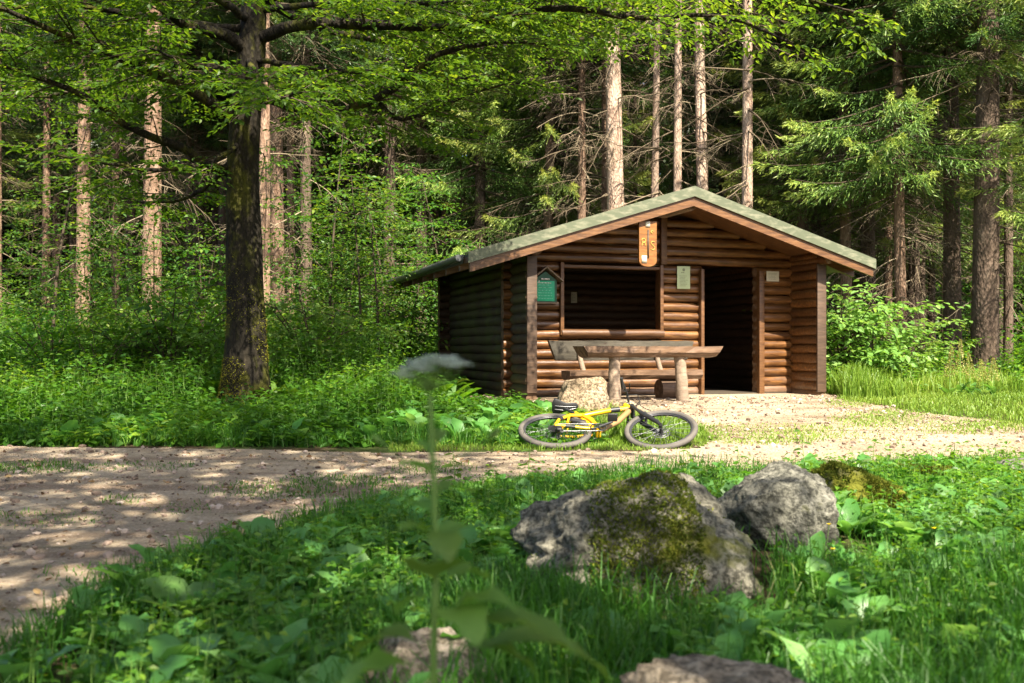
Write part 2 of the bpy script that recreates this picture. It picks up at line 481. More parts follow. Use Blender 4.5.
c = q.ramp(n2, [(.3, (.022, .016, .009)), (.55, (.06, .043, .024)), (.8, (.12, .085, .05))])
q.base(q.mix(q.ramp(n1, [(.45, (0, 0, 0)), (.6, (.7, .7, .7))]), c, (.035, .065, .012))); q.bump(n2, .8, .03); soil = q.m
g = Geo()
ax = np.concatenate([np.linspace(-260, -30, 24), np.arange(-29, 29.1, .4), np.linspace(30, 260, 24)])
ay = np.concatenate([np.linspace(-120, -6, 20), np.arange(-5, 45, .3), np.linspace(46, 260, 50)])
sheet(g, ax, ay)
tag(g.build('ground', soil), kind='structure')

q = M('gravel_path', .95, .12)
n1 = q.noise(q.obj(), 1.1, 5, .6); n2 = q.noise(q.obj(), 28, 6, .75); n3 = q.noise(q.obj((.5, 2.2, 1)), 1.4, 5)
c = q.ramp(n2, [(.25, (.19, .14, .09)), (.5, (.40, .32, .225)), (.78, (.57, .48, .36))])
c = q.mix(q.ramp(n1, [(.42, (0, 0, 0)), (.66, (.6, .6, .6))]), c, (.19, .14, .09))
c = q.mix(q.ramp(n3, [(.56, (0, 0, 0)), (.72, (.75, .75, .75))]), c, (.12, .1, .045))
n4 = q.noise(q.obj((.25, 3.2, 1)), 1.3, 4, .55)
c = q.mix(q.ramp(n4, [(.5, (0, 0, 0)), (.64, (.55, .55, .55))]), c, (.15, .095, .065))
vo = q.n('TexVoronoi', Scale=45.0); q.l(q.obj(), vo.inputs['Vector'])
c = q.mix(q.ramp(vo.outputs['Distance'], [(.15, (.55, .55, .55)), (.35, (0, 0, 0))]), c, (.5, .42, .36))
q.base(c); q.bump(q.math('ADD', n2, q.math('MULTIPLY', vo.outputs['Distance'], -.5)), .9, .03); gravel = q.m
g = Geo()
sheet(g, np.arange(-14, 14, .06), np.arange(2.2, 17.6, .06), lambda x, y: on_path(x, y, .035), .012)
tag(g.build('gravel_path', gravel), kind='structure')

# pebbles and clods on the path
ico = bmesh.new(); bmesh.ops.create_icosphere(ico, subdivisions=1, radius=1)
icv = np.array([v.co[:] for v in ico.verts]); icf = np.array([[q_.index for q_ in f.verts] for f in ico.faces]); ico.free()
def scatter_region(n, x0, x1, y0, y1, cond, powy=1.0):
    out = []; tot = 0
    while tot < n:
        y = y0 + (y1 - y0) * rng.random(n*2)**powy
        x = rng.uniform(x0, x1, n*2)
        k = (np.abs(x) < .58*y + 1.2) & cond(x, y)
        out.append(np.stack([x[k], y[k]], 1)); tot += int(k.sum())
    return np.concatenate(out)[:n]
pp = scatter_region(5000, -12, 12, 3, 17, lambda x, y: on_path(x, y) & ~in_hut(x, y, .1), 1.3)
q = M('pebble', .9, .2); q.base(q.ramp(q.attr(), [(0, (.10, .07, .05)), (.6, (.27, .2, .155)), (1, (.42, .35, .29))])); peb_m = q.m
g = Geo()
for (x, y) in pp:
    s = .005 + .028 * rng.random()**6 + .0004*y
    v = icv * np.array([1, rng.uniform(.7, 1), rng.uniform(.4, .8)]) * s * (1 + .2*rng.normal(size=(len(icv), 1)))
    a = rng.uniform(0, 6.28); v = v @ np.array([[math.cos(a), -math.sin(a), 0], [math.sin(a), math.cos(a), 0], [0, 0, 1]])
    g.add(v + [x, y, float(gz(x, y)) + .014 + s*.2], icf, 0, rng.random())
gl_ = Geo(); lp = scatter_region(1500, -10, 10, 3, 17, lambda x, y: on_path(x, y) & ~in_hut(x, y, .1), 1.2); n_ = len(lp)
a_ = rng.uniform(0, 6.28, n_)
leaf(gl_, np.stack([lp[:, 0], lp[:, 1], gz(lp[:, 0], lp[:, 1]) + .02], 1), np.stack([np.cos(a_), np.sin(a_), rng.uniform(-.1, .5, n_)], 1), np.array([0, 0, 1.]) + rng.normal(size=(n_, 3))*.5, rng.uniform(.02, .06, n_), rng.uniform(.008, .03, n_), rng.random(n_), 0, .2, .1)
q = M('dead_leaf', .9, .1); q.base(q.ramp(q.attr(), [(0, (.06, .035, .02)), (.6, (.15, .09, .045)), (1, (.28, .2, .1))]))
tag(gl_.build('leaf_litter', q.m, smooth=False), 'dry brown leaf bits and needles lying on the dirt path', kind='stuff')
tag(g.build('gravel_pebbles', peb_m, smooth=False), kind='stuff', label='loose pebbles scattered over the dirt path and yard')

# ------------------------------------------------------------------ log cabin
ct, st_ = math.cos(TH), math.sin(TH)
CL = np.array([(-HC[0])*ct + (-HC[1])*st_, HC[0]*st_ - HC[1]*ct, CAMZ - HC[2]])
def HL(px, py, yl):
    d = np.array([(px - 512)/F, 1.0, -(py - HORIZ)/F])
    dl = np.array([d[0]*ct + d[1]*st_, -d[0]*st_ + d[1]*ct, d[2]])
    t = (yl - CL[1]) / dl[1]
    p = CL + t*dl
    return p[0], p[2]
hut = thing('log_cabin', 'brown log cabin with an open doorway and green edged gable roof', 'cabin', HC, TH)
XR = HW/2; LR = .079; SP = .155
def under(x): return RZ - .13 - SL*abs(x - XR)
def log(g, a, b, r=.079, sides=12, n=8):
    a = np.asarray(a, float); b = np.asarray(b, float)
    L = np.linalg.norm(b - a); n = max(3, int(L/.35) + 2)
    t = np.linspace(0, 1, n)[:, None]
    p = a + (b - a)*t
    p[:, 2] += rng.normal(size=n)*.004
    rr = r*(1 + rng.normal(size=n)*.025) * rng.uniform(.9, 1.06)
    tube(g, p, rr, sides, 0, 1, rng.random(), rng.uniform(0, 1))
YW = HWING + LR
wx0, wz1 = HL(562, 266, HWING); wx1, wz0 = HL(660, 332, HWING)
dx0, dz1 = HL(702, 270, HWING); dx1, _ = HL(757, 270, HWING)
g = Geo(); gg = Geo()
k = 0
while True:
    z = .075 + k*SP; k += 1
    if z > RZ - .3: break
    hw = (RZ - .03 - z - LR)/SL
    x0, x1 = max(-.12, XR - hw), min(HW + .14, XR + hw)
    segs = [(x0, x1)]
    if z < dz1 + .03:
        segs = [(x0, dx0), (dx1, x1)]
        if wz0 - .02 < z: segs = [(x0, wx0), (wx1, dx0), (dx1, x1)]
    tgt = g if z < dz1 + .03 else gg
    for s in segs: log(tgt, (s[0], YW, z), (s[1], YW, z))
g.build('front_wall', [log_wood, end_grain], hut); gg.build('gable', [log_wood, end_grain], hut)
for x, mt, mw in ((LR, log_side, log_side), (HW - LR, log_shaded, log_wood)):
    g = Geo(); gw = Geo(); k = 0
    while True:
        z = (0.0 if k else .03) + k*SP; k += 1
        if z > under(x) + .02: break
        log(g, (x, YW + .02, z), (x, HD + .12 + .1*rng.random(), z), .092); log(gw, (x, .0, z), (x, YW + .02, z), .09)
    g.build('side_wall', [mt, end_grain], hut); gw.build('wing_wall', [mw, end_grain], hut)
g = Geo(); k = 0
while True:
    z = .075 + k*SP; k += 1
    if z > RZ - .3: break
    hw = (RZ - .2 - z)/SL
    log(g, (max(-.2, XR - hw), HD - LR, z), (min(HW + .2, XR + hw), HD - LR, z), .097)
g.build('rear_wall', [log_shaded, end_grain], hut)
g = Geo(); box(g, (XR, (HWING + HD)/2, .012), (HW - .2, HD - HWING, .05)); g.build('floor', plain('cabin_floor', (.05, .04, .03), .9, .1), hut)
g = Geo(); box(g, (XR, HWING + .08, .0), (dx1 - dx0 + .0, .2, .06), bev=.01)
# corner boards over the wall ends
g = Geo(); box(g, (.075, -.022, 1.14), (.16, .04, 2.06), bev=.008); g.build('corner_board', dark_board, hut)
g = Geo(); box(g, (HW - .085, -.022, 1.12), (.17, .04, 2.12), bev=.008); g.build('corner_board', dark_board, hut)
# window frame
g = Geo(); zc = (wz0 + wz1)/2; h = wz1 - wz0
for x in (wx0 - .01, wx1 + .015): box(g, (x, HWING + .05, zc), (.06, .2, h + .12), bev=.008, rnd=.2)
box(g, ((wx0 + wx1)/2, HWING + .05, wz1 + .0), (wx1 - wx0 - .03, .16, .05), bev=.008, rnd=.3)
wf = g.build('window_frame', trim_wood, hut)
g = Geo(); log(g, (wx0 - .02, HWING - .015, wz0 - .03), (wx1 + .05, HWING - .015, wz0 - .03), .066)
g.build('window_sill', [trim_wood, end_grain], wf)
g = Geo()
for x, wd in ((dx0 - .025, .06), (dx1 + .05, .1)): box(g, (x, HWING + .03, dz1/2), (wd, .22, dz1 + .02), bev=.01, rnd=.25)
g.build('door_frame', trim_wood, hut)
# gable post and ridge beam
gx, _ = HL(663, 240, HWING)
g = Geo(); box(g, (gx, HWING - .015, (dz1 + under(gx))/2 + .06), (.11, .07, under(gx) - dz1 - .02), bev=.008, rnd=.8); g.build('gable_post', trim_wood, hut)
g = Geo(); tube(g, [(XR, YF + .12, RZ - .25), (XR, YB - .3, RZ - .25)], .1, 14, 0, 1, .6); g.build('ridge_beam', [grey_wood, end_grain], hut)
for x in (LR, HW - LR):
    g = Geo(); tube(g, [(x, YF + .14, under(x) - .1), (x, HD + .3, under(x) - .1)], .085, 12, 0, 1, .7); g.build('wall_plate', [log_wood, end_grain], hut)
# roof
g = Geo(); gc = Geo()
e0, e1 = -OL, HW + OR
def zr(x): return RZ - SL*abs(x - XR)
AX, AZ = (1, 0, 0), (0, 0, 1)
ext = (0, YB - YF - .04, 0)
for s in (0, 1):
    xe = (e0, e1)[s]
    prism(g, [(XR, RZ - .05), (xe, zr(xe) - .05), (xe, zr(xe) - .13), (XR, RZ - .13)], AX, AZ, ext, (0, YF + .035, 0), 0, .5)
    prism(gc, [(XR, RZ - .005), (xe + (.01, -.01)[s], zr(xe) - .005), (xe + (.01, -.01)[s], zr(xe) - .047), (XR, RZ - .047)], AX, AZ, ext, (0, YF + .035, 0))
roof = g.build('roof', trim_wood, hut, smooth=False)
gc.build('roof_covering', roof_felt, roof, smooth=False)
for s in (0, 1):
    xe = (e0, e1)[s]; sg = (-1, 1)[s]
    g = Geo()
    prism(g, [(XR, RZ + .02), (xe, zr(xe) + .02), (xe, zr(xe) - .14), (XR, RZ - .14)], AX, AZ, (0, .03, 0), (0, YF, 0))
    prism(g, [(XR, RZ + .022), (xe, zr(xe) + .022), (xe, zr(xe) + .004), (XR, RZ + .004)], AX, AZ, (0, .16, 0), (0, YF + .031, 0))
    g.build('roof_trim', trim_metal, roof, smooth=False)
    g = Geo()
    xb = xe + (.03, -.03)[s]
    prism(g, [(XR, RZ - .135), (xb, zr(xb) - .135), (xb, zr(xb) - .275), (XR, RZ - .285)], AX, AZ, (0, .045, 0), (0, YF + .036, 0), 0, .1)
    g.build('bargeboard', trim_wood, roof, smooth=False)
g = Geo(); box(g, (e0 - .013, (YF + YB)/2 + .1, zr(e0) - .06), (.022, YB - YF - .3, .13)); fa = g.build('fascia', gutter_m, roof)
g = Geo(); tube(g, [(e0 - .075, YF + .25, zr(e0) - .05), (e0 - .075, YB + .05, zr(e0) - .08)], .05, 10, 0, 0); g.build('gutter', gutter_m, roof)
for i in range(7):
    y = YF + .55 + i*.8
    for s in (0, 1):
        a, b = ((e0 + .02, -.02), (HW + .02, e1 - .02))[s]
        g = Geo()
        prism(g, [(a, zr(a) - .132), (b, zr(b) - .132), (b, zr(b) - .25), (a, zr(a) - .22)], AX, AZ, (0, .07, 0), (0, y, 0), 0, .3)
        g.build('rafter', plank_wood if s == 0 else trim_wood, roof, smooth=False)

# ------------------------------------------------------------------ things fixed to the cabin
def hutpt(x, y, z):
    return (HC[0] + x*ct - y*st_, HC[1] + x*st_ + y*ct, HC[2] + z)
def strips(g, x0, x1, z0, z1, rows, h, y, mi=0, gap=.05):
    for i in range(rows):
        z = z1 - (i + .5)*(z1 - z0)/rows
        x = x0 + (rng.random()*.02 if i else 0)
        end = x1 - rng.random()*(x1 - x0)*.25
        while x < end - .01:
            l = min(rng.uniform(.02, .07), end - x)
            box(g, (x + l/2, y, z), (l, .002, h), mi)
            x += l + .008
# green notice board
x0, z1 = HL(534.5, 271, HWING - .13); x1, z0 = HL(557, 302, HWING - .13)
bx, bz = (x0 + x1)/2, z0
nb = thing('notice_board', 'green house-shaped notice board with a small pitched roof on the log wall', 'notice board', hutpt(bx, HWING - .005, bz), TH)
wd, hh = x1 - x0, z1 - z0
g = Geo(); prism(g, [(-wd/2, 0), (wd/2, 0), (wd/2, hh*.72), (0, hh), (-wd/2, hh*.72)], AX, AZ, (0, .1, 0), (0, -.11, 0)); g.build('case', green_dark, nb, smooth=False)
g = Geo(); box(g, (-.01, -.116, hh*.36), (wd*.84, .01, hh*.66), bev=.002); pn = g.build('panel', green_board, nb)
g = Geo(); strips(g, -wd*.38, wd*.34, hh*.07, hh*.6, 6, .009, -.123); g.build('print', pale_green, pn)
g = Geo(); strips(g, -wd*.2, wd*.2, hh*.7, hh*.8, 1, .022, -.123); box(g, (-wd*.3, -.123, hh*.66), (.014, .002, .05)); strips(g, -wd*.36, wd*.36, hh*.58, hh*.66, 1, .012, -.123); g.build('heading', white_print, pn)
g = Geo()
for s in (-1, 1):
    prism(g, [(0, hh + .075), (s*(wd/2 + .085), hh*.72 - .005), (s*(wd/2 + .085), hh*.72 - .03), (0, hh + .05)], AX, AZ, (0, .2, 0), (0, -.19, 0))
g.build('board_roof', grey_wood, nb, smooth=False)
g = Geo(); box(g, (0.01, -.05, -.015), (wd + .06, .12, .025), bev=.004); g.build('ledge', grey_wood, nb)

def sheet_on_wall(name, label, cat, p0, p1, y, base, fill):
    a, b = HL(p0[0], p0[1], y), HL(p1[0], p1[1], y)
    wd, hh = b[0] - a[0], a[1] - b[1]
    t = thing(name, label, cat, hutpt((a[0] + b[0])/2, y, b[1]), TH)
    g = Geo(); box(g, (0, 0, hh/2), (wd, .012, hh), bev=.004); g.build('sheet', base, t)
    g = Geo(); fill(g, wd, hh); g.build('print', ink, t, smooth=False)
    return t
def fill_a(g, wd, hh):
    th = np.arange(14)*2*math.pi/14
    prism(g, np.stack([np.cos(th)*.025, np.sin(th)*.025], 1), AX, AZ, (0, -.002, 0), (0, -.0065, hh*.84))
    strips(g, -wd*.2, wd*.2, hh*.68, hh*.75, 1, .012, -.008); strips(g, -wd*.34, wd*.3, hh*.1, hh*.6, 8, .006, -.008)
def fill_b(g, wd, hh):
    strips(g, -wd*.38, wd*.36, hh*.15, hh*.85, 5, .006, -.008)
sheet_on_wall('notice_sheet', 'pale green notice sheet on the log pier between window and doorway', 'notice', (677, 266), (690, 289), HWING - .012, paper_green, fill_a)
sheet_on_wall('notice_sheet', 'small cream paper notice on the logs just past the doorway', 'notice', (766.5, 271), (779, 281.5), HWING - .012, paper, fill_b)
sheet_on_wall('notice_sheet', 'tiny grey notice on the dark rear wall seen through the window opening', 'notice', (571, 292), (577, 303), HD - 2*LR - .02, paper, fill_b)

# carved sign hung in the gable
ys = YF + .14
a, b = HL(638.5, 221, ys), HL(656, 267, ys)
wd, hh = b[0] - a[0], a[1] - b[1]
sg = thing('hanging_sign', 'orange wooden plank sign with rounded foot hanging in the gable', 'sign', hutpt((a[0] + b[0])/2, ys, b[1]), TH)
th = np.linspace(math.pi, 2*math.pi, 9)
out = [(math.cos(t)*wd/2, wd*.3 + math.sin(t)*wd*.3) for t in th] + [(wd/2, hh), (-wd/2, hh)]
g = Geo(); prism(g, out, AX, AZ, (0, .05, 0), (0, -.025, 0), 0, .1); g.build('board', sign_wood, sg, smooth=False)
g = Geo(); box(g, (0, -.03, hh*.5), (.025, .012, hh*.62), rnd=.9); g.build('groove', dark_board, sg)
g = Geo(); box(g, (-wd*.22, -.031, hh*.16), (.085, .008, .11)); g.build('label_plate', paper, sg)
g = Geo(); box(g, (-wd*.02, -.031, hh*.93), (.075, .008, .085)); g.build('label_plate', paper, sg)
def glyph(g, pts, x, z, s, r=.0065):
    p = np.array([(x + a*s, -.03, z + b*s) for a, b in pts]); tube(g, spline(p, 24), r, 5)
th = np.linspace(0, 2*math.pi, 13)
g = Geo()
glyph(g, [(.9*math.cos(t)*.5, .5 + .45*math.sin(t)) for t in th], -wd*.26, hh*.52, .07)
glyph(g, [(-.4, -.9), (-.1, -.2), (.1, -.1), (.5, -.9)], -wd*.26, hh*.55, .07)
glyph(g, [(.5, .8), (0, 1), (-.45, .6), (0, .1), (.45, -.4), (0, -.9), (-.5, -.6)], wd*.27, hh*.46, .07)
glyph(g, [(.45, .7), (0, .9), (-.45, .5), (.1, .2)], wd*.24, hh*.72, .055)
g.build('lettering', yellow_print, sg)
g = Geo()
for x in (-.07, .07): tube(g, [(x, -.03, hh - .01), (x, 0.02, hh + .09)], .006, 5)
g.build('hook', black_m, sg)

# ------------------------------------------------------------------ table and bench
def plank(g, x0, x1, y0, y1, z0, z1, mi=0, slant=.0, rnd=.3):
    """hewn half-log: flat top, rounded under-edge, ends cut at a slant"""
    n = 16
    xs = np.linspace(0, 1, n)
    prof = np.array([(0, 1), (1, 1), (1.0, .45), (.9, .12), (.7, 0), (.3, 0), (.1, .12), (0, .45)])
    v = []
    for i, t in enumerate(xs):
        jit = rng.normal(size=(len(prof), 2))*.004
        p = prof*[y1 - y0, z1 - z0] + [y0, z0] + jit
        xx = x0 + (x1 - x0)*t + slant*(prof[:, 1] - .5)*(2*t - 1)
        v.append(np.stack([xx, p[:, 0], p[:, 1]], 1))
    m = len(prof)
    v = np.concatenate(v)
    i = np.arange(n - 1)[:, None]*m; j = np.arange(m)[None]; kk = (j + 1) % m
    g.add(v, np.stack([i + j, i + m + j, i + m + kk, i + kk], -1).reshape(-1, 4), mi, rnd)
    for e, o in ((0, 1), (n - 1, -1)):
        r = v[e*m:(e + 1)*m]; c = r.mean(0)
        ff = np.array([[a, (a + 1) % m, m] for a in range(m)])[:, ::o]
        g.add(np.concatenate([r, [c]]), ff, 1, rnd)
tz = float(gz(1.47, 14.3))
tb = thing('picnic_table', 'rustic half-log picnic table on two pale posts before the cabin', 'table', (1.473, 14.3, tz), TH)
g = Geo(); plank(g, -.50, 1.60, -.17, .26, .655, .815, slant=.1); g.build('tabletop', [plank_wood, end_grain], tb, smooth=False)
for x, r0, r1, ln in ((0, .095, .08, -.015), (1.083, .1, .08, -.06)):
    g = Geo(); t = np.linspace(0, 1, 7)[:, None]
    p = np.array([x, 0, -.08]) + t*np.array([ln, 0, .76]); p[:, :2] += rng.normal(size=(7, 2))*.005
    tube(g, p, np.linspace(r0, r1, 7), 14, 0, 1, .2); g.build('leg', [grey_wood, end_grain], tb)
bz = float(gz(1.2, 14.9))
bn = thing('log_bench', 'low log bench with plank backrest behind the picnic table', 'bench', (1.162, 14.9, bz), TH)
g = Geo(); plank(g, -.32, 1.89, 0, .36, .31, .455, slant=.0); g.build('seat', [plank_wood, end_grain], bn, smooth=False)
g = Geo(); plank(g, -.45, 1.89, .40, .47, .6, .9, slant=.12, rnd=.8); g.build('backrest', [grey_shaded, end_grain], bn, smooth=False)
for x in (.0, 1.3):
    g = Geo(); tube(g, [(x + .04, .33, .40), (x, .385, .62), (x - .02, .39, .74)], [.04, .04, .036], 10, 0, 1); g.build('back_post', [grey_wood, end_grain], bn)
for x in (.02, 1.22):
    g = Geo(); tube(g, [(x, .18, .15), (x + .36, .18, .15)], .16, 16, 0, 1, .4); g.build('log_support', [plank_wood, end_grain], bn)

# ------------------------------------------------------------------ mountain bike lying on its side
BETA = R(21.5); WR = .37
bx, by = (557 - 512)*9.95/F, 9.66
M3 = np.array([[1, 0, 0], [0, math.cos(BETA), -math.sin(BETA)], [0, math.sin(BETA), math.cos(BETA)]])
yaw = R(3); MY = np.array([[math.cos(yaw), -math.sin(yaw), 0], [math.sin(yaw), math.cos(yaw), 0], [0, 0, 1]])
Mb = MY @ M3
bike = thing('mountain_bike', 'yellow mountain bike with black fork lying on its side in the grass', 'bicycle', (bx, by, float(gz(bx, by)) + .02))
def T(p): return (np.asarray(p, float) + [0, WR, 0]) @ Mb.T
def btube(g, pts, rad, sides=10, mi=0, cap=0, n=None):
    p = spline(pts, n) if n else np.asarray(pts, float)
    tube(g, T(p), rad, sides, mi, cap)
HA = np.array([.80, .60, 0]); FA = np.array([1.07, 0, 0])
hd = unit(np.array([.80 - .99, .60 - .12, 0]))           # steering axis, pointing up
hb = HA - hd*.12
delta = R(-10)
Rs = np.array(Matrix.Rotation(delta, 3, Vector(hd)))
def S(p): return (np.asarray(p, float) - HA) @ Rs.T + HA
def circle(c, r, n, z=0): 
    th = np.linspace(0, 2*math.pi, n + 1)
    return np.stack([c[0] + r*np.cos(th), c[1] + r*np.sin(th), np.full(n + 1, c[2] + z)], 1)
def ring(g, c, r, rad, sides, mi=0, z=0, xf=lambda p: p, n=48):
    p = circle(c, r, n, z); tube(g, T(xf(p)), rad, sides, mi)
def wheel(parent, c, xf, cass):
    g = Geo(); ring(g, c, WR - .029, .029, 12, xf=xf)
    wh = g.build('wheel', rubber, parent)
    g = Geo()
    for rr, zz in ((WR - .058, .011), (WR - .058, -.011), (WR - .066, 0)): ring(g, c, rr, .010, 6, 0, zz, xf)
    g.build('rim', rim_m, wh)
    g = Geo()
    for i in range(28):
        a = i*2*math.pi/28; sd = 1 if i % 2 else -1
        b = a + (.5 if i % 4 < 2 else -.5)
        p = np.array([c + [.026*math.cos(b), .026*math.sin(b), sd*.03], c + [(WR - .062)*math.cos(a), (WR - .062)*math.sin(a), 0]])
        tube(g, T(xf(p)), .0016, 4)
    g.build('spokes', steel, wh)
    g = Geo(); p = np.array([c + [0, 0, -.06], c + [0, 0, .06]]); tube(g, T(xf(p)), .02, 10, 0, 0); g.build('hub', black_m, wh)
    g = Geo()
    for rr in (.085, .055): ring(g, c, rr, .005, 5, 0, -.042, xf, 24)
    for i in range(6):
        a = i*math.pi/3
        p = np.array([c + [.02*math.cos(a), .02*math.sin(a), -.042], c + [.085*math.cos(a + .3), .085*math.sin(a + .3), -.042]]); tube(g, T(xf(p)), .005, 4)
    g.build('brake_disc', steel, wh)
    if cass:
        g = Geo()
        for k in range(6):
            p = np.array([c + [0, 0, .022 + k*.005], c + [0, 0, .025 + k*.005]]); tube(g, T(xf(p)), .075 - k*.009, 20, 0, 0)
        g.build('cassette', black_m, wh)
RA = np.array([0., 0, 0])
wheel(bike, RA, lambda p: p, True); wheel(bike, FA, S, False)
BB = np.array([.43, -.04, 0]); ST = np.array([.27, .36, 0])
g = Geo()
btube(g, [hb + hd*.04, [.6, .47, 0], [.33, .35, 0], ST], [.027, .027, .024, .022], 12, n=None)
btube(g, [BB, BB + [-.05, .12, 0], [.3, .3, 0], ST + [-.02, .05, 0]], .021, 12)
btube(g, [hb - hd*.01, HA + hd*.0], .029, 12)
btube(g, [BB + [0, 0, -.045], BB + [0, 0, .045]], .03, 12)
for s in (-1, 1):
    btube(g, [[0, 0, s*.062], [.2, -.03, s*.055], [.38, -.03, s*.035]], [.015, .015, .018], 8)
    btube(g, [[0, 0, s*.062], [.05, .13, s*.06], [.17, .25, s*.05], [.3, .29, s*.03]], [.014, .017, .018, .02], 8)
    btube(g, [[.17, .25, s*.05], [.13, .07, s*.055]], .012, 8)
btube(g, [[.3, .3, .03], [.38, .2, .03], [.42, .1, .02]], [.02, .026, .02], 8)
fr = g.build('frame', yellow_paint, bike)
g = Geo(); hq = hb + hd*.04; q1 = np.array([.6, .47, 0])
btube(g, [q1 + (hq - q1)*.1, q1 + (hq - q1)*.55], .0278, 12); btube(g, [[.05, .13, .06], [.09, .17, .057]], .019, 8); btube(g, [[.1, -.015, .058], [.2, -.03, .055]], .0175, 8)
g.build('decal', black_m, fr)
g = Geo(); btube(g, [hb + hd*.005, [.66, .2, 0], BB + [.01, .02, 0]], [.03, .03, .028], 12); g.build('down_tube', tube_shaded, bike)
g = Geo(); btube(g, [[.2, .22, .005], [.33, .17, .005]], .028, 12); btube(g, [[.33, .17, .005], [.42, .13, .005]], .014, 10); g.build('rear_shock', black_m, bike)
g = Geo(); SP_ = np.array([.15, .53, 0]); btube(g, [ST, SP_], .0155, 10); g.build('seat_post', black_m, bike)
# saddle: lofted wedge
g = Geo(); n = 14; prof = np.linspace(0, 1, n); vv = []
for t in prof:
    wd_ = .075*(1 - t)**.8 + .018 + .01*math.sin(t*9); hgt = .02 - .008*t; x = SP_[0] - .13 + .28*t; yb = SP_[1] + .035 + .015*(t - .4)**2*4
    th = np.arange(12)*2*math.pi/12
    sc = .55 if t in (0.0, 1.0) else 1
    vv.append(np.stack([np.full(12, x), yb + np.sin(th)*hgt*sc, np.cos(th)*wd_*sc], 1))
V = np.concatenate(vv); i = np.arange(n - 1)[:, None]*12; j = np.arange(12)[None]; kk = (j + 1) % 12
g.add(T(V), np.stack([i + j, i + 12 + j, i + 12 + kk, i + kk], -1).reshape(-1, 4))
for e in (0, n - 1): g.add(T(np.concatenate([vv[e], [vv[e].mean(0)]])), [[a, (a + 1) % 12, 12] for a in range(12)])
sd_ = g.build('saddle', rubber_black, bike)
g = Geo()
for s in (-1, 1): btube(g, [[SP_[0] - .1, SP_[1] + .02, s*.02], [SP_[0], SP_[1] - .005, s*.022], [SP_[0] + .12, SP_[1] + .02, s*.01]], .004, 6)
g.build('saddle_rail', steel, sd_)
# fork
g = Geo(); xf = S
cr = hb - hd*.03
for s in (-1, 1):
    p = np.array([cr + [0, 0, s*.062], cr - hd*.2 + [0, 0, s*.062]]); tube(g, T(xf(p)), .0165, 10, 0, 0)
    p = np.array([cr - hd*.17 + [0, 0, s*.062], FA - [.02, -.06, 0] + [0, 0, s*.062], FA + [0, 0, s*.06]]); tube(g, T(xf(p)), [.025, .023, .017], 10, 0, 0)
p = np.array([cr + [0, 0, -.075], cr + [0, 0, .075]]); tube(g, T(xf(p)), .025, 10, 0, 0)
p = np.array([cr - hd*.2 + [.035, .01, -.062], cr - hd*.17 + [.055, .02, 0], cr - hd*.2 + [.035, .01, .062]]); tube(g, T(xf(p)), .016, 8, 0, 0)
g.build('fork', black_m, bike)
# bar, stem, grips
sc_ = HA + hd*.02; bc = sc_ + np.array([.05, .01, 0])
g = Geo()
tube(g, T(S([HA - hd*.01, sc_])), .02, 10, 0, 0); tube(g, T(S([sc_ - hd*.01, bc])), .019, 10, 0, 0)
hbp = [bc + [-.03, .03, -.33], bc + [-.015, .028, -.15], bc + [0, .0, -.05], bc, bc + [0, .0, .05], bc + [-.015, .028, .15], bc + [-.05, .015, .30]]
tube(g, T(S(spline(hbp, 24))), .0125, 10, 0, 0)
bar = g.build('handlebar', black_m, bike)
for s in (-1, 1):
    e = bc + np.array([-.05, .015, .30]) if s > 0 else bc + np.array([-.03, .03, -.35]); g = Geo(); tube(g, T(S([e + [.002, 0, s*.01], e + [.006, 0, -s*.12]])), .018, 10, 0, 0); g.build('grip', rubber_black, bar)
    g = Geo(); q0 = e + np.array([.01, -.005, -s*.15]); tube(g, T(S([q0, q0 + [.06, -.02, 0], q0 + [.07, -.03, s*.1]])), .007, 6, 0, 0); g.build('brake_lever', black_m, bar)
g = Geo(); tube(g, T(S(spline([bc + [0, 0, .1], bc + [.1, .05, .06], bc + [.1, -.15, .05], FA + [-.05, .25, .09]], 20))), .004, 5)
tube(g, T(S(spline([bc + [0, 0, -.1], bc + [.12, .06, -.03], hb + [.06, 0, .04], hb + [-.1, -.05, .04]], 20))), .004, 5); g.build('cable', black_m, bar)
# cranks
g = Geo(); ring(g, BB, .078, .007, 5, 0, .055, n=28)
for i in range(4):
    a = i*math.pi/2 + .4; btube(g, [BB + [0, 0, .055], BB + [.075*math.cos(a), .075*math.sin(a), .055]], .009, 6)
ca = np.array([math.cos(.5), math.sin(.5), 0])*.17
btube(g, [BB + [0, 0, .06], BB + ca + [0, 0, .075]], [.016, .012], 8); btube(g, [BB + [0, 0, -.06], BB - ca + [0, 0, -.075]], [.016, .012], 8)
cs = g.build('crankset', black_m, bike)
for s in (1, -1):
    g = Geo(); c = BB + s*ca + np.array([0, 0, s*.125]); box(g, T(c), (.1, .085, .02), bev=.005, rot=Mb @ np.array([[1, 0, 0], [0, 0, -1], [0, 1, 0]])); g.build('pedal', black_m, cs)
g = Geo()
btube(g, [[0, .05, .05], BB + [0, .08, .055]], .005, 5); btube(g, [[0.05, -.12, .055], BB + [0, -.078, .055]], .005, 5); btube(g, [[0, -.06, .05], [.06, -.07, .055], [.05, -.13, .055]], .005, 5)
g.build('chain', steel, bike)
g = Geo(); box(g, T([.03, -.075, .065]), (.05, .08, .025), rot=Mb, bev=.008); box(g, T([.05, -.13, .06]), (.035, .06, .012), rot=Mb, bev=.005); g.build('derailleur', black_m, bike)

# ------------------------------------------------------------------ spruces
UP = np.array([0, 0, 1.0])
def rand_unit(n, flat=0.3):
    a = rng.normal(size=(n, 3)); a[:, 2] = a[:, 2]*flat + 1
    return unit(a)

